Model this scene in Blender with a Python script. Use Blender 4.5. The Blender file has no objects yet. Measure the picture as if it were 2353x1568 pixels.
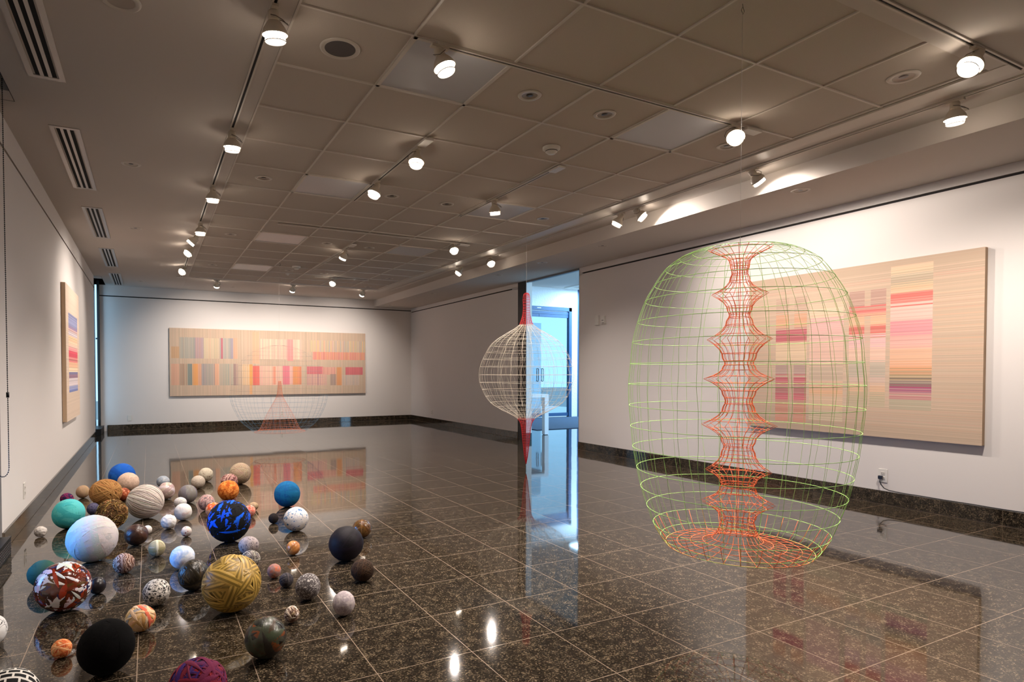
import bpy, bmesh, math, random
from mathutils import Vector, Matrix, Quaternion
PI = math.pi
S = bpy.context.scene
COL = S.collection

# ------------------------------------------------------------------ dimensions (metres, Y runs down the room)
EYE = 1.1726
YAW, PITCH = .47195, -.02152
XL, XR, YB, HZ = -.867, 5.825, 14.004, 2.915     # side walls, end wall, ceiling height
SOF_X, SOF_Z = 4.86, 2.755                        # dropped soffit along the long side wall
GX, GY, GT = 1.2412, 2.9285, .61                  # ceiling grid
FX, FY, FT = 1.1976, 3.0533, .4167                # floor tile grid
BASE_H = .118
DOOR_A, DOOR_B = 7.381, 8.83                      # opening in the long wall
RGT = Vector((math.cos(YAW), -math.sin(YAW), 0))

def lin(c):
    out = []
    for v in c:
        v = v / 255.0
        out.append(v / 12.92 if v <= .04045 else ((v + .055) / 1.055) ** 2.4)
    return tuple(out)

# ------------------------------------------------------------------ materials
MATS = {}
def new_mat(name):
    m = bpy.data.materials.new(name); m.use_nodes = True
    nt = m.node_tree
    return m, nt, nt.nodes['Principled BSDF']

def plain(name, rgb, rough=.6, metal=0., spec=.5, bump=0., bscale=80., var=0., vscale=6.):
    if name in MATS: return MATS[name]
    m, nt, b = new_mat(name)
    b.inputs['Base Color'].default_value = (*lin(rgb), 1)
    b.inputs['Roughness'].default_value = rough
    b.inputs['Metallic'].default_value = metal
    b.inputs['Specular IOR Level'].default_value = spec
    if bump or var:
        tc = nt.nodes.new('ShaderNodeTexCoord')
        n = nt.nodes.new('ShaderNodeTexNoise'); n.inputs['Scale'].default_value = bscale; n.inputs['Detail'].default_value = 4
        nt.links.new(tc.outputs['Object'], n.inputs['Vector'])
        if bump:
            bp = nt.nodes.new('ShaderNodeBump'); bp.inputs['Strength'].default_value = bump; bp.inputs['Distance'].default_value = .01
            nt.links.new(n.outputs['Fac'], bp.inputs['Height']); nt.links.new(bp.outputs['Normal'], b.inputs['Normal'])
        if var:
            n2 = nt.nodes.new('ShaderNodeTexNoise'); n2.inputs['Scale'].default_value = vscale; n2.inputs['Detail'].default_value = 3
            nt.links.new(tc.outputs['Object'], n2.inputs['Vector'])
            mx = nt.nodes.new('ShaderNodeMix'); mx.data_type = 'RGBA'
            c = lin(rgb)
            mx.inputs['A'].default_value = (*[v * (1 - var) for v in c], 1)
            mx.inputs['B'].default_value = (*[min(1, v * (1 + var)) for v in c], 1)
            nt.links.new(n2.outputs['Fac'], mx.inputs['Factor']); nt.links.new(mx.outputs['Result'], b.inputs['Base Color'])
    MATS[name] = m
    return m

def emissive(name, rgb, strength, base=(255, 250, 240)):
    if name in MATS: return MATS[name]
    m, nt, b = new_mat(name)
    b.inputs['Base Color'].default_value = (*lin(base), 1)
    b.inputs['Emission Color'].default_value = (*lin(rgb), 1)
    b.inputs['Emission Strength'].default_value = strength
    MATS[name] = m
    return m

def glass_mat(name, tint=(235, 245, 250), refl=.5):
    if name in MATS: return MATS[name]
    m = bpy.data.materials.new(name); m.use_nodes = True
    nt = m.node_tree; nt.nodes.clear()
    out = nt.nodes.new('ShaderNodeOutputMaterial')
    tr = nt.nodes.new('ShaderNodeBsdfTransparent'); tr.inputs['Color'].default_value = (*lin(tint), 1)
    gl = nt.nodes.new('ShaderNodeBsdfGlossy'); gl.inputs['Roughness'].default_value = .01
    fr = nt.nodes.new('ShaderNodeFresnel'); fr.inputs['IOR'].default_value = 1.5
    mu = nt.nodes.new('ShaderNodeMath'); mu.operation = 'MULTIPLY'; mu.inputs[1].default_value = refl
    mx = nt.nodes.new('ShaderNodeMixShader')
    nt.links.new(fr.outputs[0], mu.inputs[0]); nt.links.new(mu.outputs[0], mx.inputs[0])
    nt.links.new(tr.outputs[0], mx.inputs[1]); nt.links.new(gl.outputs[0], mx.inputs[2])
    nt.links.new(mx.outputs[0], out.inputs[0])
    MATS[name] = m
    return m

def granite(name, tiled):
    m, nt, b = new_mat(name)
    L = nt.links.new
    N = nt.nodes.new
    tc = N('ShaderNodeTexCoord')
    n1 = N('ShaderNodeTexNoise'); n1.inputs['Scale'].default_value = 105; n1.inputs['Detail'].default_value = 4; n1.inputs['Roughness'].default_value = .6
    n2 = N('ShaderNodeTexVoronoi'); n2.inputs['Scale'].default_value = 190
    n3 = N('ShaderNodeTexNoise'); n3.inputs['Scale'].default_value = 22; n3.inputs['Detail'].default_value = 2
    for n in (n1, n2, n3): L(tc.outputs['Object'], n.inputs['Vector'])
    sp = N('ShaderNodeSeparateColor'); L(n2.outputs['Color'], sp.inputs[0])
    r = N('ShaderNodeValToRGB')
    cr = r.color_ramp
    cr.elements[0].position = .33; cr.elements[0].color = (*lin((13, 11, 9)), 1)
    cr.elements[1].position = .70; cr.elements[1].color = (*lin((116, 101, 81)), 1)
    e = cr.elements.new(.46); e.color = (*lin((26, 22, 17)), 1)
    e = cr.elements.new(.58); e.color = (*lin((54, 46, 36)), 1)
    m1 = N('ShaderNodeMath'); m1.operation = 'MULTIPLY'; m1.inputs[1].default_value = .55; L(n1.outputs['Fac'], m1.inputs[0])
    m2 = N('ShaderNodeMath'); m2.operation = 'MULTIPLY_ADD'; m2.inputs[1].default_value = .20; L(sp.outputs[0], m2.inputs[0]); L(m1.outputs[0], m2.inputs[2])
    m3 = N('ShaderNodeMath'); m3.operation = 'MULTIPLY_ADD'; m3.inputs[1].default_value = .32; L(n3.outputs['Fac'], m3.inputs[0]); L(m2.outputs[0], m3.inputs[2])
    L(m3.outputs[0], r.inputs['Fac'])
    b.inputs['IOR'].default_value = 1.6
    b.inputs['Roughness'].default_value = .045
    if tiled:
        sx = N('ShaderNodeSeparateXYZ'); L(tc.outputs['Object'], sx.inputs[0])
        ds = []
        fl = []
        for ax, off in (('X', FX), ('Y', FY)):
            a = N('ShaderNodeMath'); a.operation = 'SUBTRACT'; a.inputs[1].default_value = off - 40 * FT; L(sx.outputs[ax], a.inputs[0])
            d = N('ShaderNodeMath'); d.operation = 'DIVIDE'; d.inputs[1].default_value = FT; L(a.outputs[0], d.inputs[0])
            f = N('ShaderNodeMath'); f.operation = 'FRACT'; L(d.outputs[0], f.inputs[0])
            g = N('ShaderNodeMath'); g.operation = 'FLOOR'; L(d.outputs[0], g.inputs[0]); fl.append(g)
            p = N('ShaderNodeMath'); p.operation = 'PINGPONG'; p.inputs[1].default_value = .5; L(f.outputs[0], p.inputs[0])
            ds.append(p)
        mn = N('ShaderNodeMath'); mn.operation = 'MINIMUM'; L(ds[0].outputs[0], mn.inputs[0]); L(ds[1].outputs[0], mn.inputs[1])
        lt = N('ShaderNodeMath'); lt.operation = 'LESS_THAN'; lt.inputs[1].default_value = .0044; L(mn.outputs[0], lt.inputs[0])
        mx = N('ShaderNodeMix'); mx.data_type = 'RGBA'
        mx.inputs['B'].default_value = (*lin((140, 122, 105)), 1)
        L(lt.outputs[0], mx.inputs['Factor']); L(r.outputs['Color'], mx.inputs['A']); L(mx.outputs['Result'], b.inputs['Base Color'])
        ro = N('ShaderNodeMath'); ro.operation = 'MULTIPLY_ADD'; ro.inputs[1].default_value = .04; ro.inputs[2].default_value = .045
        L(lt.outputs[0], ro.inputs[0]); L(ro.outputs[0], b.inputs['Roughness'])
        so = N('ShaderNodeMath'); so.operation = 'MULTIPLY_ADD'; so.inputs[1].default_value = -.35; so.inputs[2].default_value = .5
        L(lt.outputs[0], so.inputs[0]); L(so.outputs[0], b.inputs['Specular IOR Level'])
        # every slab is laid a hair off level
        cb = N('ShaderNodeCombineXYZ'); L(fl[0].outputs[0], cb.inputs[0]); L(fl[1].outputs[0], cb.inputs[1])
        wn = N('ShaderNodeTexWhiteNoise'); wn.noise_dimensions = '3D'; L(cb.outputs[0], wn.inputs['Vector'])
        vs = N('ShaderNodeVectorMath'); vs.operation = 'SUBTRACT'; vs.inputs[1].default_value = (.5, .5, .5); L(wn.outputs['Color'], vs.inputs[0])
        vm = N('ShaderNodeVectorMath'); vm.operation = 'MULTIPLY'; vm.inputs[1].default_value = (.0035, .0035, 0); L(vs.outputs[0], vm.inputs[0])
        ge = N('ShaderNodeNewGeometry')
        va = N('ShaderNodeVectorMath'); va.operation = 'ADD'; L(ge.outputs['Normal'], va.inputs[0]); L(vm.outputs[0], va.inputs[1])
        vn = N('ShaderNodeVectorMath'); vn.operation = 'NORMALIZE'; L(va.outputs[0], vn.inputs[0]); L(vn.outputs[0], b.inputs['Normal'])
    else:
        L(r.outputs['Color'], b.inputs['Base Color'])
    MATS[name] = m
    return m

def attr_mat(name, rough=.8, bump=.3, bscale=300., spec=.3, sheen=0.):
    if name in MATS: return MATS[name]
    m, nt, b = new_mat(name)
    a = nt.nodes.new('ShaderNodeVertexColor'); a.layer_name = 'col'
    nt.links.new(a.outputs['Color'], b.inputs['Base Color'])
    b.inputs['Roughness'].default_value = rough
    b.inputs['Specular IOR Level'].default_value = spec
    b.inputs['Sheen Weight'].default_value = sheen
    if bump:
        tc = nt.nodes.new('ShaderNodeTexCoord')
        n = nt.nodes.new('ShaderNodeTexNoise'); n.inputs['Scale'].default_value = bscale; n.inputs['Detail'].default_value = 3
        bp = nt.nodes.new('ShaderNodeBump'); bp.inputs['Strength'].default_value = bump; bp.inputs['Distance'].default_value = .004
        nt.links.new(tc.outputs['Object'], n.inputs['Vector']); nt.links.new(n.outputs['Fac'], bp.inputs['Height'])
        nt.links.new(bp.outputs['Normal'], b.inputs['Normal'])
    MATS[name] = m
    return m

def print_mat(name, kind, stops, scale, rough=.75, distort=0., detail=2., const=True, spec=.3):
    """printed cloth: a ramp over a noise, voronoi or brick pattern in the ball's own coordinates"""
    m, nt, b = new_mat(name)
    L = nt.links.new
    tc = nt.nodes.new('ShaderNodeTexCoord')
    r = nt.nodes.new('ShaderNodeValToRGB')
    cr = r.color_ramp
    cr.interpolation = 'CONSTANT' if const else 'LINEAR'
    cr.elements[0].position = stops[0][0]; cr.elements[0].color = (*lin(stops[0][1]), 1)
    cr.elements[1].position = stops[1][0]; cr.elements[1].color = (*lin(stops[1][1]), 1)
    for p, c in stops[2:]:
        e = cr.elements.new(p); e.color = (*lin(c), 1)
    if kind == 'noise':
        t = nt.nodes.new('ShaderNodeTexNoise'); t.inputs['Detail'].default_value = detail; t.inputs['Distortion'].default_value = distort
        o = t.outputs['Fac']
    elif kind == 'voronoi':
        t = nt.nodes.new('ShaderNodeTexVoronoi'); o = t.outputs['Distance']
    elif kind == 'cells':
        t = nt.nodes.new('ShaderNodeTexVoronoi'); o = t.outputs['Color']
    elif kind == 'wave':
        t = nt.nodes.new('ShaderNodeTexWave'); t.inputs['Distortion'].default_value = distort; t.inputs['Detail'].default_value = detail
        t.inputs['Detail Scale'].default_value = 1.5
        o = t.outputs['Fac']
    elif kind == 'brick':
        t = nt.nodes.new('ShaderNodeTexBrick'); t.inputs['Color1'].default_value = (0, 0, 0, 1); t.inputs['Color2'].default_value = (0, 0, 0, 1)
        t.inputs['Mortar'].default_value = (1, 1, 1, 1); t.inputs['Mortar Size'].default_value = .045; o = t.outputs['Color']
    t.inputs['Scale'].default_value = scale
    L(tc.outputs['Object'], t.inputs['Vector']); L(o, r.inputs['Fac']); L(r.outputs['Color'], b.inputs['Base Color'])
    b.inputs['Roughness'].default_value = rough
    b.inputs['Specular IOR Level'].default_value = spec
    n = nt.nodes.new('ShaderNodeTexNoise'); n.inputs['Scale'].default_value = 60
    bp = nt.nodes.new('ShaderNodeBump'); bp.inputs['Strength'].default_value = .35; bp.inputs['Distance'].default_value = .004
    L(tc.outputs['Object'], n.inputs['Vector']); L(n.outputs['Fac'], bp.inputs['Height']); L(bp.outputs['Normal'], b.inputs['Normal'])
    MATS[name] = m
    return m

WALL = plain('white_wall_paint', (226, 220, 215), .7, spec=.25, bump=.03, bscale=220)
CEIL = plain('white_ceiling_paint', (206, 198, 190), .8, spec=.2)
TILE = plain('mineral_ceiling_tile', (196, 186, 175), .9, spec=.15, bump=.15, bscale=400, var=.05, vscale=140)
TBAR = plain('white_grid_metal', (212, 204, 194), .45)
DARK = plain('dark_reveal', (36, 31, 28), .8)
BLACK = plain('black_metal', (14, 14, 15), .45)
TRACKW = plain('white_track_metal', (205, 197, 186), .4)
FIXT = plain('cream_lamp_enamel', (206, 196, 180), .4)
STEEL = plain('steel_wire', (120, 112, 104), .3, metal=.9)
PLAST = plain('white_plastic', (226, 222, 214), .4)
GRAN_F = granite('polished_granite_tiles', True)
GRAN_B = granite('granite_baseboard', False)
LENS = emissive('lit_lamp_lens', (255, 238, 220), 2.4)
GLOW = emissive('lit_lamp_glass', (255, 236, 216), 48)
LINEN = plain('linen_canvas_edge', (176, 150, 124), .9, bump=.3, bscale=600)
PAINT = attr_mat('dyed_woven_canvas', .9, .25, 700, .15)

# ------------------------------------------------------------------ mesh helpers
def box(bm, x0, x1, y0, y1, z0, z1, mi=0):
    v = [bm.verts.new(p) for p in ((x0, y0, z0), (x1, y0, z0), (x1, y1, z0), (x0, y1, z0), (x0, y0, z1), (x1, y0, z1), (x1, y1, z1), (x0, y1, z1))]
    for q in ((3, 2, 1, 0), (4, 5, 6, 7), (0, 1, 5, 4), (1, 2, 6, 5), (2, 3, 7, 6), (3, 0, 4, 7)):
        f = bm.faces.new([v[k] for k in q]); f.material_index = mi

def lathe(bm, prof, seg=24, mi=0, M=None, smooth=True):
    """prof: (radius, z) list turned about the local z axis"""
    rings = []
    for r, z in prof:
        if r < 1e-6:
            p = Vector((0, 0, z)); rings.append([bm.verts.new(M @ p if M else p)])
        else:
            rings.append([bm.verts.new((lambda p: M @ p if M else p)(Vector((r * math.cos(2 * PI * k / seg), r * math.sin(2 * PI * k / seg), z)))) for k in range(seg)])
    for a, b in zip(rings, rings[1:]):
        for k in range(seg):
            k2 = (k + 1) % seg
            if len(a) == 1 and len(b) == 1: continue
            if len(a) == 1: f = bm.faces.new((a[0], b[k2], b[k]))
            elif len(b) == 1: f = bm.faces.new((a[k], a[k2], b[0]))
            else: f = bm.faces.new((a[k], a[k2], b[k2], b[k]))
            f.material_index = mi; f.smooth = smooth

def tube(bm, pts, rad, seg=6, closed=False, mi=0, caps=True):
    pts = [Vector(p) for p in pts]
    n = len(pts)
    rings = []
    up = None
    for k in range(n):
        a = pts[(k - 1) % n] if (closed or k > 0) else pts[0]
        b = pts[(k + 1) % n] if (closed or k < n - 1) else pts[-1]
        t = (b - a)
        t = t.normalized() if t.length > 1e-9 else Vector((0, 0, 1))
        if up is None:
            up = Vector((0, 0, 1)) if abs(t.z) < .9 else Vector((1, 0, 0))
        s = t.cross(up)
        if s.length < 1e-6: s = t.orthogonal()
        s.normalize(); up = s.cross(t).normalized()
        rings.append([bm.verts.new(pts[k] + rad * (math.cos(2 * PI * j / seg) * s + math.sin(2 * PI * j / seg) * up)) for j in range(seg)])
    for k in range(n if closed else n - 1):
        a, b = rings[k], rings[(k + 1) % n]
        for j in range(seg):
            f = bm.faces.new((a[j], a[(j + 1) % seg], b[(j + 1) % seg], b[j])); f.smooth = True; f.material_index = mi
    if caps and not closed:
        bm.faces.new(rings[0][::-1]); bm.faces.new(rings[-1])

def link(name, bm, mats, parent=None, bevel=0., loc=None, recalc=True):
    me = bpy.data.meshes.new(name)
    if recalc: bmesh.ops.recalc_face_normals(bm, faces=bm.faces[:])
    bm.to_mesh(me); bm.free()
    for m in (mats if isinstance(mats, (list, tuple)) else [mats]): me.materials.append(m)
    o = bpy.data.objects.new(name, me)
    COL.objects.link(o)
    if loc: o.location = loc
    if parent: o.parent = parent
    if bevel:
        b = o.modifiers.new('bevel', 'BEVEL'); b.width = bevel; b.segments = 2; b.limit_method = 'ANGLE'
    return o

def boxes(name, lst, mats, parent=None, bevel=0., loc=None):
    bm = bmesh.new()
    for b in lst: box(bm, *b)
    return link(name, bm, mats, parent, bevel, loc)

def thing(name, label, cat, loc=(0, 0, 0), rz=0., group=None):
    o = bpy.data.objects.new(name, None); COL.objects.link(o)
    o.empty_display_size = .1
    o.location = loc; o.rotation_euler = (0, 0, rz)
    return tag(o, label, cat, group)

def tag(o, label, cat, group=None):
    o['label'] = label; o['category'] = cat
    if group: o['group'] = group
    return o

def structure(o, label=None, cat=None):
    o['kind'] = 'structure'
    if label: o['label'] = label
    if cat: o['category'] = cat
    return o

def sbox(name, lst, mats, label, cat, bevel=0.):
    return structure(boxes(name, lst, mats, None, bevel), label, cat)

def shift_copy(root, loc, label, group=None):
    r = root.copy(); COL.objects.link(r); r.location = loc
    tag(r, label, root['category'], group or root.get('group'))
    for ch in list(root.children):
        c = ch.copy(); COL.objects.link(c); c.parent = r
        for g in list(ch.children):
            d = g.copy(); COL.objects.link(d); d.parent = c
    return r

# ------------------------------------------------------------------ room shell
NEAR = -2.2                                       # end of the room behind the camera
L0, L1 = 4.885, 12.72                             # the long display wall on the window side
SLOT = {'l': 2.704, 'b': 2.704, 'r': 2.668}

sbox('floor', [(-1.5, 12.6, NEAR - .2, 17.5, -.12, 0)], GRAN_F, 'dark polished granite tile floor with pale grout lines', 'floor')

zs = SLOT['l']
sbox('wall_left', [(XL - .14, XL, L0, L1, 0, zs - .011, 0), (XL - .14, XL, L0, L1, zs + .011, HZ, 0), (XL - .13, XL - .02, L0 + .01, L1 - .01, zs - .02, zs + .02, 1),
                   (XL - .14, XL, NEAR, 3.45, 0, HZ, 0)], [WALL, DARK], 'white window-side wall with dark shadow slot near the ceiling', 'wall')
zs = SLOT['b']
sbox('wall_back', [(-.862, 6.2, YB, YB + .15, 0, zs - .011, 0), (-.862, 6.2, YB, YB + .15, zs + .011, 3.2, 0), (XL, 6.2, YB + .02, YB + .14, zs - .02, zs + .02, 1)],
     [WALL, DARK], 'white end wall behind the three panel painting', 'wall')
zs = SLOT['r']
A, B, T = DOOR_A, DOOR_B, .118
sbox('wall_right', [(XR, XR + T, NEAR, A, 0, zs - .011, 0), (XR, XR + T, NEAR, A, zs + .011, HZ, 0), (XR + .02, XR + T - .01, NEAR, A - .01, zs - .02, zs + .02, 1),
                    (XR, XR + T, A - .07, A, zs - .02, zs + .02, 0),
                    (XR, XR + T, B + .26, YB, 0, zs - .011, 0), (XR, XR + T, B + .26, YB, zs + .011, HZ, 0), (XR + .02, XR + T - .01, B + .3, YB, zs - .02, zs + .02, 1),
                    (XR, XR + T, B + .26, 9.285, zs - .02, zs + .02, 0),
                    (XR + .004, XR + T, B + .0, B + .27, BASE_H, HZ, 0),
                    (XR, XR + T, A - .01, B + .27, 2.76, 3.6, 0)], [WALL, DARK], 'white long wall with a tall doorway to the lobby', 'wall')
sbox('wall_front', [(XL - .14, XR + .12, NEAR - .15, NEAR, 0, HZ)], WALL, 'white wall behind the viewer', 'wall')

# ceiling: smooth plaster margin, lay-in tile field, dropped soffit
G0, G1, GN, GF = .645, 4.31, 1.66, 12.1           # tile field limits
sbox('ceiling', [(-.75, G0 - .001, NEAR, YB, HZ, HZ + .1), (XL - .14, -.75, NEAR, 3.45, HZ, HZ + .1), (XL - .02, -.75, 4.64, 13.075, HZ, HZ + .1),
                 (XL - .14, -.75, 13.95, YB, HZ, HZ + .1),
                 (G0, XR, NEAR, GN, HZ, HZ + .1), (G0, G1, GF, YB, HZ, HZ + .1), (G1, XR, GN, YB, HZ, HZ + .1)], CEIL, 'smooth white plaster ceiling margin around the tile field', 'ceiling')
sbox('ceiling_panel', [(G0, G1, GN, GF, HZ + .006, HZ + .03)], TILE, 'off-white lay-in ceiling tiles', 'ceiling')
bars = []
xs = [GX + GT * k for k in range(0, 6) if GX + GT * k < G1]
ys = [GY + GT * k for k in range(-2, 16) if GN < GY + GT * k < GF]
for x in xs: bars.append((x - .0065, x + .0065, GN, GF, HZ - .002, HZ + .02))
for y in ys: bars.append((G0, G1, y - .0065, y + .0065, HZ - .0026, HZ + .02))
bars += [(G0, G0 + .012, GN, GF, HZ - .003, HZ + .02), (G0, G1, GF - .012, GF, HZ - .003, HZ + .02)]
sbox('trim_1', bars, TBAR, 'white metal grid holding the ceiling tiles', 'ceiling grid')
sbox('trim_2', [(4.31, 4.46, GN, 12.45, HZ - .014, HZ - .0005)], TRACKW, 'pale flat band between tile field and soffit', 'trim', .002)
sbox('trim_3', [(G0, 4.31, GN, GN + .09, HZ - .010, HZ - .0005)], CEIL, 'flat plaster band at the near edge of the tile field', 'trim')
sbox('trim_4', [(G0 - .18, 4.46, 12.10, 12.17, HZ - .012, HZ - .0005)], TRACKW, 'flat band at the far edge of the tile field', 'trim')
sbox('soffit_beam', [(SOF_X, XR, NEAR, YB, SOF_Z, HZ)], CEIL, 'dropped plaster soffit along the doorway wall', 'ceiling')

# window pockets at the two ends of the display wall, window frames and glass
def window(n, y0, y1):
    g = .03
    sbox('trim_%d' % (4 + n), [(XL - .3, -.752, y0, y1, HZ + .12, HZ + .14), (XL - .3, XL - .28, y0, y1, HZ, HZ + .13), (-.7525, -.7495, y0, y1, HZ - .001, HZ + .13),
                               (XL - .3, -.75, y0 - .004, y0, HZ - .001, HZ + .13), (XL - .3, -.75, y1, y1 + .003, HZ - .001, HZ + .13)], plain('vent_darkness', (8, 7, 7), .9),
         'black recessed shade pocket over the %s window' % ('near' if n == 1 else 'far'), 'trim')
    w = sbox('window_%d' % n, [(XL - .28, XL - .2, y0 - .05, y0 + .05, 0, HZ + .1), (XL - .28, XL - .2, y1 - .06, y1 + .06, 0, HZ + .1),
                               (XL - .28, XL - .2, y0, y1, 0, .16), (XL - .28, XL - .2, y0, y1, 1.72, 1.78), (XL - .28, XL - .2, y0, y1, HZ + .02, HZ + .1)], BLACK,
             'narrow floor-to-ceiling window with black frame', 'window')
    boxes('glass', [(XL - .245, XL - .239, y0 + .03, y1 - .03, .14, HZ + .05)], glass_mat('window_glass'), w) if n == 2 else boxes('glass', [(XL - .245, XL - .239, y0 + .03, y1 - .03, .14, HZ + .05)], glass_mat('tinted_glass', (84, 104, 130)), w)  # near pane darkened to dim the daylight reaching the ceiling
    return w
w1 = window(1, 3.50, 4.80)
boxes('roller_shade', [(XL - .19, XL - .188, 3.50, 4.80, .85, HZ + .1)], plain('grey_shade_cloth', (120, 118, 116), .9), w1)  # hidden from view; drawn this low to block daylight from the ceiling
window(2, 12.76, 13.95)
sbox('trim_7', [(-.903, -.8585, 13.93, 13.999, BASE_H, HZ + .08), (-.985, -.938, 13.93, 13.999, BASE_H, HZ + .08), (-.93, -.89, 13.95, 13.99, 1.83, 1.86)], BLACK, 'black mullion post in the far window slit', 'trim')
sbox('trim_8', [(XL - .09, XL - .02, 4.80, 4.875, .10, HZ), ], BLACK, 'black mullion post in the near window slit', 'trim')

def sill_unit(y0, y1, lab):
    t = thing('window_heater', lab, 'heater', (0, y0, 0), group='black heater covers under the windows')
    L = y1 - y0
    boxes('cover', [(-1.14, -.80, 0, L, 0, BASE_H)], BLACK, t, .003)
    m = plain('grey_perforation', (92, 84, 84), .6)
    sl = []
    for k in range(int(L / .035)):
        for j in range(5): sl.append((-.801, -.7992, .03 + k * .035, .047 + k * .035, .018 + j * .017, .026 + j * .017))
    boxes('perforated_grille', sl, m, t)
    boxes('rim', [(-.812, -.797, 0, L, BASE_H - .004, BASE_H + .004)], BLACK, t)
sill_unit(3.5, 4.765, 'black perforated heater cover under the near window at the left edge')
sill_unit(13.075, 13.93, 'black heater cover in the far corner window slit')

# baseboards with joints
def base_run(name, along, fixed, sgn, a, b, lab, joints=True):
    bm = bmesh.new()
    d = .014
    step = FT * 1.0
    k0 = math.floor((a - (FY if along == 'y' else FX)) / step)
    p = a
    k = k0 + 1
    while p < b - 1e-4:
        q = min(b, (FY if along == 'y' else FX) + k * step)
        if q - p > .003:
            lo, hi = p + .001, q - .001
            if along == 'y':
                x0, x1 = sorted((fixed, fixed + sgn * d)); box(bm, x0, x1, lo, hi, .003, BASE_H)
            else:
                y0, y1 = sorted((fixed, fixed + sgn * d)); box(bm, lo, hi, y0, y1, .003, BASE_H)
        p = q; k += 1
    if along == 'y':
        x0, x1 = sorted((fixed, fixed + sgn * (d - .002))); box(bm, x0, x1, a, b, 0, BASE_H - .001, 1)
    else:
        y0, y1 = sorted((fixed, fixed + sgn * (d - .002))); box(bm, a, b, y0, y1, 0, BASE_H - .001, 1)
    return structure(link(name, bm, [GRAN_B, plain('pale_grout', (150, 132, 112), .8)]), lab, 'baseboard')
base_run('baseboard_left', 'y', XL, 1, L0, L1, 'dark granite baseboard under the window-side wall')
base_run('baseboard_back', 'x', YB, -1, XL + .12, XR, 'dark granite baseboard under the end wall')
base_run('baseboard_right', 'y', XR, -1, NEAR, A, 'dark granite baseboard on the near side of the doorway')
base_run('baseboard_far_right', 'y', XR, -1, B + .26, YB - .014, 'dark granite baseboard on the far side of the doorway')

# doorway: black pocket at the far jamb, head track, jamb base
d1 = structure(boxes('door_1', [(XR - .002, XR + .004, B, B + .262, 0, 2.76)], BLACK), 'black pivot pocket at the far side of the doorway', 'door frame')
boxes('head_track', [(XR, XR + .03, A, B, 2.725, 2.755), (XR + .05, XR + .1, A, B, 2.735, 2.755)], plain('grey_door_track', (120, 124, 130), .4, metal=.5), d1)
boxes('jamb_base', [(XR, XR + T, B - .003, B + .01, 0, BASE_H)], BLACK, d1)
boxes('edge_strip', [(XR - .001, XR + .02, A - .001, A + .004, 0, 2.755)], BLACK, d1)

# ------------------------------------------------------------------ lobby beyond the doorway
LY = 13.12
STUCCO = plain('rough_white_stucco', (232, 232, 232), .9, bump=1.0, bscale=26)
DX0, DX1, DZ = 7.98, 10.10, 2.90
sbox('wall_lobby', [(XR + T, DX0, LY, LY + .2, 0, 3.6), (DX0, DX1, LY, LY + .2, DZ, 3.6), (DX1, 10.30, LY, LY + .2, 0, 3.6)], STUCCO, 'rough white stucco lobby wall around the glass doors', 'wall')
sbox('wall_lobby_end', [(12.45, 12.6, 5.2, LY + .1, 0, 3.6)], WALL, 'white lobby wall out of sight beside the doorway', 'wall')
sbox('ceiling_lobby', [(XR + T, 12.6, 5.2, LY + .2, 3.40, 3.5)], CEIL, 'white lobby ceiling', 'ceiling')
FRAMEB = plain('blue_black_door_metal', (52, 84, 124), .4)
d2 = structure(boxes('door_2', [(DX0, DX1, LY - .02, LY + .08, DZ - .10, DZ), (DX1 - .09, DX1, LY - .02, LY + .08, 0, DZ), (DX0, DX0 + .09, LY - .02, LY + .08, 0, DZ),
                                (DX0 + .09, DX1 - .09, LY + .01, LY + .07, DZ - .19, DZ - .115)], FRAMEB), 'glass double door with dark blue metal frame at the lobby', 'door')
SPL = 9.06
for lx0, lx1, hx in ((DX0 + .09, SPL - .004, SPL - .075), (SPL + .004, DX1 - .09, SPL + .075)):
    lf = boxes('door_leaf', [(lx0, lx1, LY + .015, LY + .065, .012, .10), (lx0, lx1, LY + .015, LY + .065, DZ - .27, DZ - .195)], FRAMEB, d2)
    boxes('glass', [(lx0, lx1, LY + .035, LY + .045, .09, DZ - .2)], glass_mat('door_glass', (232, 245, 252)), lf)
    bm = bmesh.new()
    pts = []
    for k in range(24):
        a = 2 * PI * k / 24
        cx_, cz_ = .028 * math.cos(a), .028 * math.sin(a)
        pts.append((hx + cx_, LY - .04, 1.11 + cz_ + (.14 if math.sin(a) > 0 else -.14)))
    tube(bm, pts, .009, 6, True)
    for zz in (.99, 1.23): tube(bm, [(hx, LY - .04, zz + (.04 if zz > 1 else -.04)), (hx, LY + .035, zz + (.04 if zz > 1 else -.04))], .006)
    link('pull_handle', bm, BLACK, lf)
boxes('closer_plate', [(8.98, 9.10, LY - .024, LY - .02, DZ - .055, DZ - .035)], PLAST, d2)
w3 = structure(boxes('window_3', [(10.30, 10.36, LY, LY + .1, 0, 3.4), (10.36, 12.6, LY, LY + .1, 0, .06), (11.5, 11.56, LY, LY + .1, 0, 3.4)], FRAMEB), 'glazed lobby screen beside the stucco wall', 'window')
boxes('glass', [(10.36, 12.6, LY + .04, LY + .05, .06, 3.4)], glass_mat('door_glass'), w3)
w4 = structure(boxes('window_4', [(x - .03, x + .03, 5.24, 5.32, 0, 3.4) for x in (5.98, 7.6, 9.2, 10.8, 12.42)] + [(5.98, 12.42, 5.24, 5.32, 0, .08)], FRAMEB), 'glazed street front of the lobby', 'window')
boxes('glass', [(6.0, 12.4, 5.275, 5.285, .08, 3.4)], glass_mat('door_glass'), w4)
mt = tag(boxes('door_mat', [(7.0, 12.2, 10.2, 12.78, 0, .012)], plain('blue_grey_mat', (62, 76, 96), .95, bump=.6, bscale=300)), 'blue grey entrance mat on the lobby floor before the glass doors', 'mat')
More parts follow.
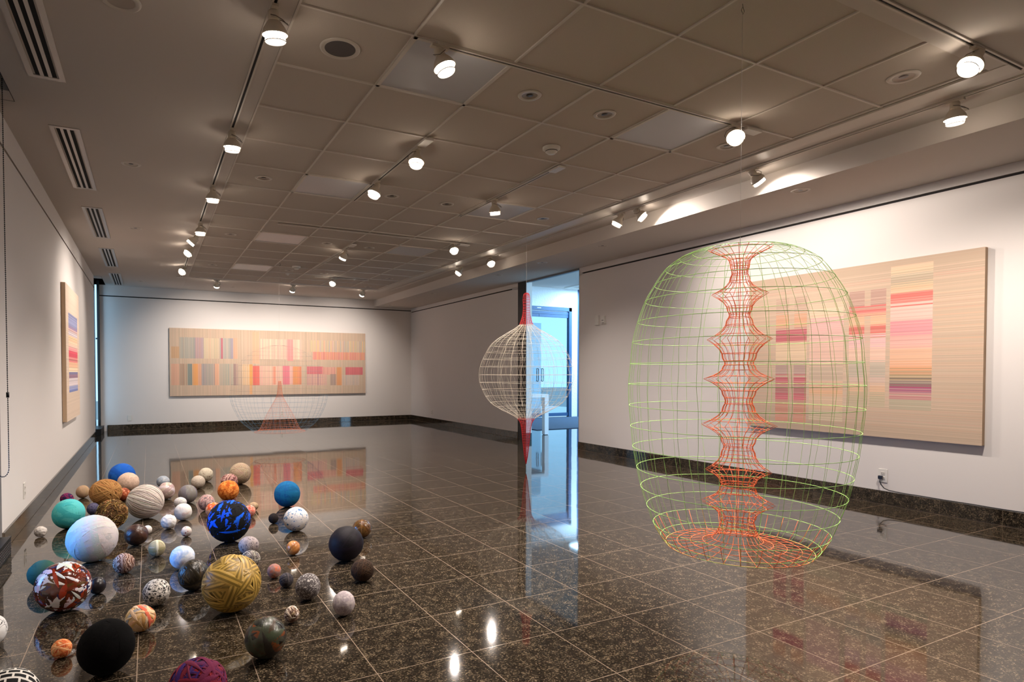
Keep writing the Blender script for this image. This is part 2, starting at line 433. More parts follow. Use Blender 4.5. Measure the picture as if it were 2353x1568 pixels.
sbox('exterior_ground', [(-12, XL - .32, -2, 30, -.2, -.05), (-1.5, 30, 17.5, 40, -.2, -.02), (12.6, 30, -2, 17.5, -.2, -.02)], plain('pale_paving', (150, 150, 148), .9), 'pale paving outside the building', 'ground')
sbox('exterior_wall', [(5.0, 11.4, 16.4, 16.7, 0, 2.78)], STUCCO, 'rough stucco garden wall outside the glass doors', 'wall')

tb = thing('lobby_table', 'white square-legged table standing in the lobby beyond the doorway', 'table', (6.0, 9.37, 0))
WT = plain('white_lacquer', (232, 232, 235), .35)
boxes('tabletop', [(0.02, .69, 0, .8, .705, .765)], WT, tb, .003)
for lx in (.02, .60):
    for ly in (0, .71): boxes('leg', [(lx, lx + .09, ly, ly + .09, .008, .705)], WT, tb, .002)
    for ly in (0, .71): boxes('foot_pad', [(lx + .012, lx + .078, ly + .012, ly + .078, 0, .009)], BLACK, tb)
tab = thing('desk_screen', 'dark tilted screen standing on the white lobby table', 'screen', (6.28, 9.6, .7655))
bm = bmesh.new()
Mx = Matrix.Translation((0, 0, .115)) @ Matrix.Rotation(math.radians(-14), 4, 'Y')
box(bm, -.01, .0, -.17, .17, -.112, .112)
bmesh.ops.transform(bm, matrix=Mx, verts=bm.verts[:]); link('screen_panel', bm, BLACK, tab)
bm = bmesh.new(); box(bm, .0, .006, -.17, .17, -.112, .112); bmesh.ops.transform(bm, matrix=Mx, verts=bm.verts[:]); link('back_shell', bm, WT, tab)
boxes('stand', [(-.12, .02, -.06, .06, 0, .008)], WT, tab)

# ------------------------------------------------------------------ ceiling fixtures
def panel_light(x, y, lab):
    t = thing('ceiling_light_panel', lab, 'ceiling light', (x, y, HZ), group='square lay-in ceiling light panels')
    e = .305
    boxes('frame', [(-e, e, -e, -e + .022, -.006, .01), (-e, e, e - .022, e, -.006, .01), (-e, -e + .022, -e, e, -.006, .01), (e - .022, e, -e, e, -.006, .01)], TBAR, t, .001)
    boxes('diffuser', [(-e + .02, e - .02, -e + .02, e - .02, .001, .008)], plain('milky_diffuser', (196, 196, 200), .35), t)
gx = lambda i: GX + GT * (i + .5)
gy = lambda j: GY + GT * (j + .5)
panel_light(gx(0), gy(0), 'unlit square light panel behind the nearest ceiling spotlight, beside the round speaker')
panel_light(gx(3), gy(0), 'unlit square light panel beside the bright spotlight near the soffit')
panel_light(gx(3), gy(4), 'unlit bluish light panel under the short track with one spotlight')
panel_light(gx(0), gy(4), 'unlit light panel at the end of the two-spotlight track')
panel_light(gx(0), gy(8), 'unlit light panel in the far ceiling, nearer of two by the plaster margin')
panel_light(gx(0), gy(12), 'unlit light panel closest to the end wall')
panel_light(gx(3), gy(8), 'unlit light panel in the far ceiling on the soffit side')

def downlight(x, y, lab, z=HZ, r=.075):
    t = thing('recessed_downlight', lab, 'ceiling light', (x, y, z), group='small round recessed downlights')
    bm = bmesh.new(); lathe(bm, [(r * .68, .001), (r * .72, -.0045), (r, -.0035), (r + .003, .0)], 28)
    link('trim_ring', bm, TRACKW, t)
    bm = bmesh.new(); lathe(bm, [(r * .70, -.001), (r * .45, .0015), (r * .3, .002), (0, .002)], 28)
    link('reflector_cone', bm, plain('downlight_cone', (150, 138, 124), .35), t)
    bm = bmesh.new(); lathe(bm, [(r * .30, .0005), (r * .22, -.0015), (0, -.0015)], 20)
    link('bulb', bm, plain('dark_unlit_bulb', (58, 52, 48), .3), t)
DL = [(2.156, 3.235, 'off'), (2.766, 3.24, 'off'), (3.99, 2.03, ''), (3.99, 3.26, ''), (.936, 5.68, ''), (-.115, 5.79, ''), (-.125, 8.33, ''), (.936, 8.16, ''), (.936, 10.6, ''),
      (2.16, 8.14, ''), (2.766, 8.16, ''), (2.156, 10.58, ''), (2.766, 10.62, ''), (1.544, 13.139, ''), (4.0, 11.9, ''), (4.0, 10.65, ''), (2.16, 5.68, ''), (2.77, 5.69, ''), (4.0, 5.73, ''), (-.125, 13.1, '')]
DLAB = ['recessed downlight beyond the nearest unlit light panel', 'recessed downlight between the smoke detector and a long ceiling track', 'wide recessed downlight below the short track at the upper corner', 'recessed downlight half hidden behind the brightest ceiling spotlight',
        'recessed downlight in the tile column next to the long window-side track', 'recessed downlight in the plaster margin between first and second slot vents', 'recessed downlight in the plaster margin beside the third slot vent', 'recessed downlight in the tiles beside the clustered track spotlights',
        'recessed downlight in the tiles beside the last window-side spotlight', 'recessed downlight near the far single-spotlight track box', 'recessed downlight just past the box of the far single-spotlight track', 'recessed downlight beside the far smoke detector',
        'recessed downlight behind the far centre spotlight track', 'recessed downlight in the plaster strip before the end wall', 'recessed downlight in the last tile corner near the soffit', 'recessed downlight in the far tiles along the soffit side',
        'recessed downlight beside the second spotlight of the two-spotlight track', 'recessed downlight in the middle of the tile field', 'recessed downlight past the bluish light panel', 'recessed downlight in the plaster corner above the end wall']
for (x, y, _), lab in zip(DL, DLAB): downlight(x, y, lab, HZ + .0005 if x < G0 or y > GF else HZ + .004, .082 if 'wide' in lab else .072)
SL = [(5.06, 3.373, 'soffit downlight above the large striped painting'), (5.06, 5.956, 'soffit downlight between painting and doorway'), (5.06, 7.26, 'bluish soffit downlight at the near side of the doorway'),
      (5.06, 8.498, 'soffit downlight at the far side of the doorway'), (5.05, 11.04, 'soffit downlight over the blank wall past the doorway'), (5.04, 13.404, 'soffit downlight nearest the end wall')]
for x, y, lab in SL: downlight(x, y, lab, SOF_Z + .0005)

sp = thing('ceiling_speaker', 'round ceiling speaker with grey grille in the tiles', 'speaker', (.936, 3.235, HZ + .005))
bm = bmesh.new(); lathe(bm, [(.082, -.004), (.098, -.008), (.106, -.006), (.108, 0)], 40); link('bezel', bm, TRACKW, sp)
bm = bmesh.new(); lathe(bm, [(.084, -.004), (.05, -.005), (0, -.005)], 40); link('grille', bm, plain('grey_speaker_grille', (84, 76, 74), .7, bump=.5, bscale=900), sp)
sp2 = thing('ceiling_speaker', 'round plaster-white ceiling speaker cut by the top edge of the view', 'speaker', (-.099, 3.284, HZ))
bm = bmesh.new(); lathe(bm, [(.06, -.004), (.074, -.012), (.085, -.006), (.087, 0)], 40); link('bezel', bm, TRACKW, sp2)
bm = bmesh.new(); lathe(bm, [(.062, -.004), (.0, -.006)], 40); link('grille', bm, plain('white_grille', (176, 166, 156), .7), sp2)
for x, y, lab in ((2.798, 3.895, 'white smoke detector in the tiles near the track feed box'), (2.18, 10.134, 'white smoke detector in the far tiles')):
    t = thing('smoke_detector', lab, 'smoke detector', (x, y, HZ + .004))
    bm = bmesh.new(); lathe(bm, [(.068, 0), (.068, -.016), (.055, -.024), (.048, -.026)], 28); link('base', bm, PLAST, t)
    bm = bmesh.new(); lathe(bm, [(.046, -.025), (.046, -.036), (.034, -.044), (.03, -.05), (0, -.052)], 28); link('sensor_dome', bm, PLAST, t)
    bm = bmesh.new(); lathe(bm, [(.0465, -.029), (.0472, -.031), (.0465, -.034)], 28); link('vent_band', bm, DARK, t)
for x, y, lab in ((2.205, 10.98, 'tiny ceiling sprinkler before the far spotlight track'), (3.43, 11.0, 'tiny ceiling sprinkler on the far spotlight track line')):
    t = thing('ceiling_sprinkler', lab, 'sprinkler', (x, y, HZ + .004))
    bm = bmesh.new(); lathe(bm, [(.035, 0), (.035, -.004), (.012, -.008), (.012, -.02), (.02, -.024), (0, -.026)], 16); link('deflector', bm, PLAST, t)

def vent(y0, y1, lab):
    t = thing('slot_vent', lab, 'air vent', (-.518, (y0 + y1) / 2, HZ), group='long slot vents in the plaster margin')
    L = (y1 - y0) / 2; w = .0935
    m = plain('brushed_vent_metal', (196, 188, 180), .32, metal=.35)
    boxes('frame', [(-w, -w + .03, -L, L, -.006, .0), (w - .03, w, -L, L, -.006, .0), (-w + .03, w - .03, -L, -L + .035, -.006, 0), (-w + .03, w - .03, L - .035, L, -.006, 0)], m, t)
    for k in (-1, 1): boxes('vane', [(k * .0205 - .0095, k * .0205 + .0095, -L + .03, L - .03, -.005, 0)], m, t)
    for k in (-1, 0, 1): boxes('slot', [(k * .041 - .012, k * .041 + .012, -L + .03, L - .03, -.0015, 0)], plain('vent_darkness', (8, 7, 7), .9), t)
for (a, b), lab in zip([(2.76, 4.34), (5.13, 6.755), (7.48, 9.09), (9.85, 11.48), (12.24, 13.84)],
                       ['largest slot vent at the upper corner, nearest to the viewer', 'second slot vent along the window-side ceiling margin', 'middle slot vent of the five in the plaster margin', 'fourth slot vent, next to last before the end wall', 'farthest slot vent beside the corner window slit']):
    vent(a, b, lab)

# tracks
def track(name_label, x0, y0, x1, y1, box_at=None, live=True):
    L = math.hypot(x1 - x0, y1 - y0)
    rz = math.atan2(y1 - y0, x1 - x0)
    t = thing('lighting_track', name_label, 'lighting track', (x0, y0, HZ), rz)
    boxes('rail', [(0, L, -.018, -.007, -.012, .0), (0, L, .007, .018, -.012, .0), (0, L, -.018, .018, -.003, -.0005)], TRACKW, t, .001)
    boxes('conductor_slot', [(.004, L - .004, -.0075, .0075, -.0065, -.0028)], DARK, t)
    if box_at is not None:
        boxes('feed_box', [(box_at - .075, box_at + .075, -.035, .035, -.028, -.012)], PLAST, t, .002)
track('long window-side lighting track beside the tile field', .545, NEAR + .6, .545, 12.13)
track('lighting track along the end of the room', .6, 12.2, 4.42, 12.2)
track('lighting track crossing the near ceiling past the unlit panel', 1.37, GY + .012, 3.92, GY + .012, 2.475)
track('short lighting track with two spotlights in the tiles', 1.862, 4.19, 1.862, 5.98, .0)
track('short lighting track with one spotlight over the bluish panel', 3.10, 4.23, 3.10, 6.04, .0)
track('far lighting track with one spotlight and a white feed box', 2.482, 8.02, 2.482, 10.32, .0)
track('lighting track at the upper corner nearest the viewer', 2.6, 1.655, 4.47, 1.655)
track('long lighting track along the soffit', 4.578, NEAR + .6, 4.578, 12.1)
track('short far lighting track before the end wall', 2.70, 11.02, 3.72, 11.02)
track('lighting track crossing the middle of the ceiling', 1.36, 7.30, 3.82, 7.30, 2.45)

# spotlights: one set of meshes, copied with their parts
PIV = -.05
def mesh_of(fn, mats, name):
    bm = bmesh.new(); fn(bm)
    bmesh.ops.recalc_face_normals(bm, faces=bm.faces[:])
    me = bpy.data.meshes.new(name); bm.to_mesh(me); bm.free()
    me.materials.append(mats); return me
def f_adapter(bm):
    box(bm, -.05, .05, -.015, .015, -.026, -.0125)
    lathe(bm, [(.016, -.026), (.014, -.05), (.010, -.052), (0, -.052)], 14)
def f_knuckle(bm):
    box(bm, -.014, .014, -.02, .02, -.012, .014)
def f_cup(bm):     # local -z is the beam direction
    lathe(bm, [(0, .028), (.022, .026), (.027, .018), (.027, -.018), (.029, -.022)], 22)
def f_shade(bm):
    lathe(bm, [(.029, -.02), (.036, -.030), (.050, -.050), (.058, -.068), (.0605, -.082), (.058, -.082), (.054, -.067), (.046, -.051), (.03, -.032)], 32)
def f_bulb(bm):
    lathe(bm, [(.040, -.055), (.046, -.078), (.0485, -.106), (.048, -.110)], 28)
def f_lens(bm):
    lathe(bm, [(.048, -.110), (.046, -.114), (.02, -.116), (0, -.116)], 28)
def f_guard(bm):
    tube(bm, [(.0505 * math.cos(2 * PI * k / 28), .0505 * math.sin(2 * PI * k / 28), -.111) for k in range(28)], .0018, 6, True)
    for a in (0, PI * 2 / 3, PI * 4 / 3): tube(bm, [(.0505 * math.cos(a), .0505 * math.sin(a), -.111), (.058 * math.cos(a), .058 * math.sin(a), -.080)], .0014, 5)
def f_bail(bm):
    pts = [(.0, .028, .0), (.028, .034, -.01), (.058, .026, -.03), (.07, .0, -.045), (.058, -.026, -.03), (.028, -.034, -.01), (.0, -.028, .0)]
    tube(bm, pts, .0022, 6)
ME = {n: mesh_of(f, m, n) for n, f, m in (('adapter', f_adapter, FIXT), ('knuckle', f_knuckle, FIXT), ('socket_cup', f_cup, FIXT), ('shade', f_shade, FIXT),
                                          ('bulb', f_bulb, GLOW), ('lens', f_lens, LENS), ('guard_ring', f_guard, STEEL), ('bail_wire', f_bail, STEEL))}
WARM = (1.0, .885, .80)
LAMP = 3.5
def spot(x, y, aim, power, lab, along='y', size=100, bail=0.):
    t = thing('track_spotlight', lab, 'spotlight', (x, y, HZ), 0, 'white track spotlights')
    def part(n, par, M):
        o = bpy.data.objects.new(n, ME[n]); COL.objects.link(o); o.parent = par; o.matrix_local = M; return o
    part('adapter', t, Matrix.Rotation(PI / 2 if along == 'y' else 0, 4, 'Z'))
    piv = Vector((0, 0, PIV))
    d = (Vector(aim) - (Vector((x, y, HZ)) + piv)).normalized()
    Rm = d.to_track_quat('-Z', 'Y').to_matrix().to_4x4() @ Matrix.Rotation(bail, 4, 'Z')
    M = Matrix.Translation(piv) @ Rm
    part('knuckle', t, M)
    part('socket_cup', t, M)
    sh = part('shade', t, M)
    bu = part('bulb', t, M)
    part('lens', bu, Matrix.Identity(4))
    part('guard_ring', t, M)
    part('bail_wire', t, M)
    ld = bpy.data.lights.new('spot_lamp', 'SPOT')
    ld.energy = power * LAMP; ld.color = WARM; ld.spot_size = math.radians(size); ld.spot_blend = 1.0; ld.shadow_soft_size = .014
    lo = bpy.data.objects.new('spot_lamp', ld); COL.objects.link(lo)
    lo.parent = bu; lo.matrix_local = Matrix.Translation((0, 0, -.126))
P0 = 62
PB = (1.86, 9.9, .8); SP1 = (2.52, 1.98, 1.1); SP2 = (4.07, 6.17, 1.25)
HEADS = [
 (.545, 3.0, (.85, 3.4, 0), 75, 'nearest spotlight on the window-side track, at the top edge of the view', 'y'),
 (1.39, 2.94, (2.0, 2.5, .7), 80, 'spotlight hanging before the nearest unlit light panel', 'x'),
 (.545, 4.62, (.62, 5.0, 0), 80, 'second spotlight on the window-side track', 'y'),
 (.545, 6.08, (.55, 6.5, 0), 80, 'third spotlight on the window-side track', 'y'),
 (.545, 7.60, (.55, 7.8, 0), 60, 'topmost spotlight of the window-side cluster', 'y'),
 (.545, 8.30, (-.86, 8.75, 1.25), P0 * .55, 'spotlight of the window-side cluster turned to the striped painting', 'y'),
 (.545, 9.12, (-.86, 8.6, 1.2), P0 * .55, 'brightest spotlight of the window-side cluster', 'y'),
 (.545, 10.92, (-.86, 9.6, 1.2), 40, 'last spotlight on the window-side track', 'y'),
 (1.154, 12.2, (1.15, 13.96, 1.1), P0 * 1.2, 'spotlight on the end track nearest the window side', 'x'),
 (2.56, 12.2, (2.5, 13.96, 1.1), P0 * 1.25, 'middle spotlight on the end track', 'x'),
 (4.0, 12.2, (3.85, 13.96, 1.1), P0 * 1.2, 'spotlight on the end track nearest the soffit', 'x'),
 (3.05, 11.02, (2.0, 9.95, .9), 80, 'bright spotlight on the short far track facing the viewer', 'x'),
 (2.482, 8.36, (1.86, 9.8, .8), 80, 'lone spotlight on the far track with a white feed box', 'y'),
 (1.862, 4.35, (1.35, 3.7, 0), 70, 'first spotlight of the two on the short track, facing the viewer', 'y'),
 (1.862, 5.27, (.75, 5.1, .1), 80, 'second spotlight of the two on the short track', 'y'),
 (3.10, 5.28, (3.6, 5.7, .2), 60, 'lone spotlight over the bluish light panel', 'y'),
 (3.68, GY + .012, (2.65, 1.95, 1.15), 150, 'glaring spotlight at the soffit end of the near crossing track', 'x'),
 (3.65, 7.30, (3.3, 5.6, .2), 50, 'spotlight on the middle crossing track facing the viewer', 'x'),
 (4.578, 2.03, (4.75, 2.05, .6), 110, 'largest spotlight on the soffit track, bell turned down', 'y'),
 (4.578, 3.48, (5.80, 3.1, 1.4), P0 * .6, 'spotlight on the soffit track beyond the hanging wire', 'y'),
 (4.578, 5.09, (3.9, 5.9, 1.0), 70, 'outer spotlight of the pair on the soffit track', 'y'),
 (4.578, 4.86, (5.80, 3.6, 1.15), P0 * .8, 'inner spotlight of the pair turned to the large painting', 'y'),
 (4.578, 8.86, (3.2, 9.3, .9), 110, 'far spotlight on the soffit track, bell turned sideways', 'y'),
 (4.578, 7.92, (4.3, 6.3, .4), 80, 'spotlight on the soffit track shining straight at the viewer', 'y'),
 (3.95, 1.655, (2.65, 1.9, 1.15), 150, 'glaring spotlight at the upper corner of the view', 'x'),
]
for x, y, aim, pw, lab, al in HEADS: spot(x, y, aim, pw, lab, al, 150 if x == 4.578 and y < 6 else 110)

# ------------------------------------------------------------------ paintings
def attr_mesh(name, xs, zs, colf, to3, mat, parent):
    """grid xs*zs (fractions), colour per cell"""
    verts = []; faces = []; cols = []
    nx = len(xs)
    for z in zs:
        for x in xs: verts.append(to3(x, z))
    for j in range(len(zs) - 1):
        for i in range(nx - 1):
            faces.append((j * nx + i, (j + 1) * nx + i, (j + 1) * nx + i + 1, j * nx + i + 1))
            cols.append(lin(colf((xs[i] + xs[i + 1]) / 2, (zs[j] + zs[j + 1]) / 2, i, j)))
    me = bpy.data.meshes.new(name)
    me.from_pydata(verts, [], faces)
    ca = me.color_attributes.new('col', 'FLOAT_COLOR', 'CORNER')
    data = []
    for c in cols: data += [*c, 1.0] * 4
    ca.data.foreach_set('color', data)
    me.materials.append(mat)
    o = bpy.data.objects.new(name, me); COL.objects.link(o)
    if parent: o.parent = parent
    return o
def lerp(a, b, t): return tuple(x + (y - x) * t for x, y in zip(a, b))
def breaks(n, extra):
    v = sorted(set([round(k / n, 4) for k in range(n + 1)] + [e for e in extra if 0 < e < 1]))
    out = [v[0]]
    for x in v[1:]:
        if x - out[-1] > .0008: out.append(x)
    return out

BASEC = (194, 172, 150)
# large painting, horizontal stripes: columns of (t0, t1, colour)
CA = [(.145, .24, (190, 160, 140)), (.245, .33, (226, 160, 122)), (.345, .43, (186, 72, 92)), (.434, .565, (238, 208, 168)), (.57, .635, (176, 148, 142)), (.65, .705, (188, 62, 86)), (.705, .77, (170, 98, 102)), (.772, .818, (206, 78, 100)), (.818, .845, (190, 140, 120)), (.845, .95, (214, 138, 116))]
CB = [(.2, .30, (246, 212, 178)), (.30, .37, (244, 176, 178)), (.37, .45, (240, 186, 180)), (.45, .58, (244, 198, 180)), (.58, .69, (196, 176, 152)), (.69, .735, (232, 176, 142)), (.735, .765, (232, 176, 132)), (.765, .86, (226, 192, 156)), (.86, .93, (204, 190, 154))]
CC = [(.15, .24, (178, 140, 128)), (.244, .292, (228, 96, 96)), (.292, .35, (236, 182, 142)), (.352, .412, (222, 92, 86)), (.414, .485, (242, 186, 192)), (.485, .565, (244, 200, 178)), (.565, .645, (186, 178, 160)), (.645, .695, (214, 186, 172)), (.695, .748, (230, 186, 148)), (.75, .83, (186, 174, 140))]
CD = [(.035, .078, (224, 194, 158)), (.078, .145, (176, 164, 138)), (.147, .19, (226, 186, 146)), (.19, .25, (228, 88, 84)), (.25, .34, (244, 196, 186)), (.345, .42, (238, 140, 156)), (.42, .50, (242, 170, 164)), (.50, .585, (244, 186, 150)), (.585, .625, (236, 160, 112)), (.625, .662, (150, 128, 84)), (.663, .69, (96, 86, 80)), (.69, .718, (156, 44, 92)), (.718, .735, (128, 84, 132)), (.735, .785, (190, 118, 122)), (.785, .838, (170, 164, 138))]
COLS = [(.154, .313, CA, (.222, .25)), (.327, .484, CB, None), (.508, .66, CC, (.573, .598)), (.677, .832, CD, None)]
def big_painting():
    t = thing('woven_picture', 'large tan woven painting with horizontal pink and red stripes on the doorway wall', 'painting', (XR - .003, 3.383, 1.37))
    Y0, Y1, z0, z1, D = 4.42, 2.346, .60, 2.147, .042
    rnd = random.Random(5)
    ts = breaks(300, [])
    xs = breaks(44, [c[0] for c in COLS] + [c[1] for c in COLS] + [.222, .25, .573, .598])
    bgj = [rnd.gauss(0, 1) for _ in ts]; bgp = [rnd.random() for _ in ts]
    cj = {(k, j): rnd.gauss(0, 1) for k in range(4) for j in range(len(ts))}
    tints = [(234, 178, 148), (238, 198, 168), (232, 164, 150), (222, 192, 168), (242, 208, 186)]
    def colf(s, u, i, j):
        # woven ground, middle paler and warmer: part dye, part lamplight in the colour
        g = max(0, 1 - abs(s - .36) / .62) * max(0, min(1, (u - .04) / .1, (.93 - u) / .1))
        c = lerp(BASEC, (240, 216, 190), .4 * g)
        c = lerp(c, tints[int(bgp[j] * 5) % 5], min(.4, abs(bgj[j]) * .16) * (1 if .05 < u < .95 else .25))
        c = tuple(v * (1 + .022 * bgj[(j * 7) % len(ts)]) for v in c)
        for k, (a, b, blocks, gap) in enumerate(COLS):
            if a <= s <= b:
                uj = min(max(u + .011 * cj[(k, (j * 5) % len(ts))], blocks[0][0] + .001), blocks[-1][1] - .001) if blocks[0][0] <= u < blocks[-1][1] else u
                for t0, t1, cc in blocks:
                    if t0 <= uj < t1:
                        w = .86
                        if gap and gap[0] <= s <= gap[1] and not (.345 < u < .565 and k == 0) and not (.244 < u < .30 and k == 2): w = .18
                        q = tuple(min(255, v * (1 + .03 * cj[(k, j)])) for v in lerp(cc, (220, 196, 178), .26))
                        h = bgp[(j * 3 + k * 11) % len(ts)]
                        if h > .8: q = lerp(q, (240, 214, 196), .35)
                        elif h < .08: q = lerp(q, (170, 120, 110), .15)
                        return lerp(c, q, w)
        return tuple(min(255, v) for v in c)
    to3 = lambda s, u: (-D, (Y0 + (Y1 - Y0) * s) - 3.383, (z1 + (z0 - z1) * u) - 1.37)
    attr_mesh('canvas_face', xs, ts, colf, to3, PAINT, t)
    boxes('stretcher', [(-D + .0006, 0, Y1 - 3.383, Y0 - 3.383, z0 - 1.37, z1 - 1.37)], LINEN, t, .003)
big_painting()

def triptych():
    t = thing('woven_picture', 'wide three-panel woven painting with vertical coloured stripes on the end wall', 'painting', (2.505, YB - .003, 1.39))
    X0, X1, z0, z1, D = .387, 4.625, .678, 2.103, .042
    rnd = random.Random(11)
    BL = [(.0075, .0453, .272, .443, [(196, 152, 112)]), (.0462, .115, .133, .445, [(150, 158, 154), (176, 172, 156), (136, 150, 150), (168, 160, 150)]), (.115, .154, .133, .445, [(176, 150, 160), (150, 136, 156), (190, 150, 148)]),
          (.1552, .2245, .139, .446, [(214, 196, 160), (204, 196, 166), (220, 190, 160)]), (.2318, .2974, .133, .445, [(186, 176, 164), (164, 164, 160), (150, 158, 160)]), (.2384, .2474, .133, .446, [(190, 84, 104)]), (.285, .2974, .133, .445, [(148, 140, 158)]),
          (.2983, .3144, .128, .444, [(228, 170, 140)]),
          (.0068, .0441, .525, .84, [(222, 168, 140), (214, 156, 130)]), (.045, .0776, .524, .841, [(164, 140, 120), (186, 166, 140), (170, 130, 110)]), (.0776, .1007, .524, .841, [(92, 116, 120), (110, 130, 124)]), (.101, .108, .524, .841, [(200, 160, 120)]), (.108, .1295, .523, .842, [(240, 160, 84), (236, 148, 76)]),
          (.1302, .1453, .522, .843, [(224, 160, 130)]), (.145, .2038, .522, .844, [(150, 148, 152), (170, 150, 146), (120, 134, 148), (160, 160, 150)]), (.2045, .2267, .521, .845, [(236, 168, 134), (226, 176, 146)]), (.2309, .2945, .521, .848, [(170, 168, 150), (150, 158, 150), (186, 166, 150)]), (.2945, .3132, .521, .848, [(156, 128, 128)]),
          (.3903, .4238, .02, .516, [(232, 182, 146), (228, 172, 138)]), (.4238, .6467, .129, .446, [(248, 206, 180), (246, 188, 168), (250, 216, 186), (244, 180, 168)]), (.5703, .5988, .129, .469, [(244, 146, 144), (240, 126, 132)]),
          (.3358, .376, .529, .85, [(234, 190, 142), (230, 196, 160)]), (.3755, .3906, .528, .85, [(242, 160, 72)]), (.3913, .4231, .549, .851, [(238, 78, 76), (232, 92, 84)]), (.4238, .5436, .549, .854, [(246, 192, 170), (240, 200, 170), (242, 180, 166)]), (.4906, .5042, .559, .842, [(236, 140, 116)]),
          (.5441, .58, .547, .844, [(238, 120, 138), (232, 98, 128)]), (.5805, .5986, .55, .844, [(240, 176, 170)]), (.5986, .6439, .557, .846, [(236, 142, 84), (230, 126, 90)]), (.3745, .388, .85, .99, [(236, 168, 110)]),
          (.6733, .9969, .133, .319, [(214, 190, 140), (232, 176, 140), (186, 176, 150), (176, 170, 176), (226, 170, 150), (200, 186, 140), (170, 172, 180), (236, 190, 140)]), (.7031, .9967, .319, .447, [(232, 132, 128), (226, 150, 130), (220, 124, 110), (236, 160, 110)]),
          (.6703, .7594, .556, .679, [(214, 104, 116), (206, 86, 104)]), (.8842, .9842, .565, .692, [(212, 88, 100), (204, 76, 96)]), (.7557, .8288, .566, .691, [(234, 164, 146), (216, 140, 130)]), (.67, .7783, .679, .86, [(206, 150, 146), (226, 176, 154), (190, 140, 146)]),
          (.8017, .8325, .679, .862, [(166, 140, 124), (150, 130, 130)]), (.833, .8639, .566, .863, [(226, 142, 84), (214, 130, 80)]), (.8642, .9637, .692, .866, [(196, 178, 164), (180, 170, 170), (214, 186, 170)])]
    xb = []
    for b in BL: xb += [b[0], b[1]]
    xs = breaks(460, xb)
    tb_ = []
    for b in BL: tb_ += [b[2], b[3]]
    ts = breaks(16, tb_)
    jx = [rnd.gauss(0, 1) for _ in xs]; px = [rnd.random() for _ in xs]
    tints = [(232, 178, 150), (236, 196, 170), (224, 168, 150), (196, 178, 156), (238, 204, 182)]
    def colf(s, u, i, j):
        c = lerp(BASEC, (232, 204, 180), .2 * max(0, 1 - abs(s - .5) / .75))  # ground lightened towards the centre, partly as lamplight put into the colour
        c = lerp(c, tints[int(px[i] * 5) % 5], min(.35, abs(jx[i]) * .13))
        c = tuple(v * (1 + .02 * jx[(i * 5) % len(xs)]) for v in c)
        sj = s + .0022 * jx[(i * 11) % len(xs)]
        for a, b, t0, t1, pal in BL:
            if a <= sj <= b and t0 <= u <= t1:
                q = pal[int(px[i] * len(pal) * 1.999) % len(pal)]
                q = tuple(v * (1 + .03 * jx[(i * 3) % len(xs)]) for v in lerp(q, (208, 184, 164), .2))
                c = lerp(c, q, .8)
        return tuple(min(255, v) for v in c)
    n = 3
    W = (X1 - X0) / n
    for k in range(n):
        a, b = k / n, (k + 1) / n
        sub = [a] + [x for x in xs if a + .0008 < x < b - .0008] + [b]
        f = lambda s, u, i, j: colf(s, u, int(s * (len(xs) - 1)), j)
        to3 = lambda s, u, k=k: (X0 + .003 + (X1 - X0 - .006) * s + (k - 1) * .003 - 2.505, -D, (z1 + (z0 - z1) * u) - 1.39)
        p = boxes('stretcher_panel', [(X0 + W * k + (.002 if k else 0) - 2.505, X0 + W * (k + 1) - (.002 if k < 2 else 0) - 2.505, -D + .0006, 0, z0 - 1.39, z1 - 1.39)], LINEN, t, .003)
        attr_mesh('canvas_face', sub, ts, f, to3, PAINT, p)
triptych()

def narrow_painting():
    t = thing('woven_picture', 'cream woven painting with one column of blue and red stripes on the window-side wall', 'painting', (XL + .003, 8.775, 1.4))
    Y0, Y1, z0, z1, D = 8.05, 9.50, .615, 2.183, .042
    rnd = random.Random(3)
    R_ = [(1.865, 1.72, (132, 140, 188)), (1.72, 1.692, (150, 128, 170)), (1.692, 1.66, (216, 176, 176)), (1.66, 1.605, (222, 206, 216)), (1.605, 1.55, (246, 200, 156)), (1.55, 1.50, (250, 216, 180)), (1.50, 1.475, (246, 190, 170)), (1.475, 1.43, (246, 150, 150)), (1.43, 1.36, (226, 62, 84)),
          (1.36, 1.29, (240, 128, 126)), (1.29, 1.235, (244, 186, 146)), (1.235, 1.18, (246, 214, 176)), (1.18, 1.145, (120, 116, 160)), (1.145, 1.11, (150, 112, 140)), (1.11, 1.01, (220, 206, 212)), (1.01, .975, (150, 160, 210)), (.975, .935, (104, 120, 184))]
    ts = breaks(150, []); js = [rnd.gauss(0, 1) for _ in ts]
    b0, b1 = (8.31 - Y0) / (Y1 - Y0), (9.27 - Y0) / (Y1 - Y0)
    xs = breaks(16, [b0, b1])
    def colf(s, u, i, j):
        z = z1 + (z0 - z1) * u
        c = tuple(v * (1 + .012 * js[j]) for v in (224, 202, 182))
        if b0 <= s <= b1:
            for a, b, q in R_:
                if b <= z < a: return tuple(min(255, v * (1 + .05 * js[j])) for v in lerp(q, (224, 208, 196), .22))
        return c
    attr_mesh('canvas_face', xs, ts, colf, lambda s, u: (D, Y0 + (Y1 - Y0) * s - 8.775, z1 + (z0 - z1) * u - 1.4), PAINT, t)
    boxes('stretcher', [(0, D - .0006, Y0 - 8.775, Y1 - 8.775, z0 - 1.4, z1 - 1.4)], plain('cream_canvas_edge', (206, 178, 148), .9), t, .003)
narrow_painting()

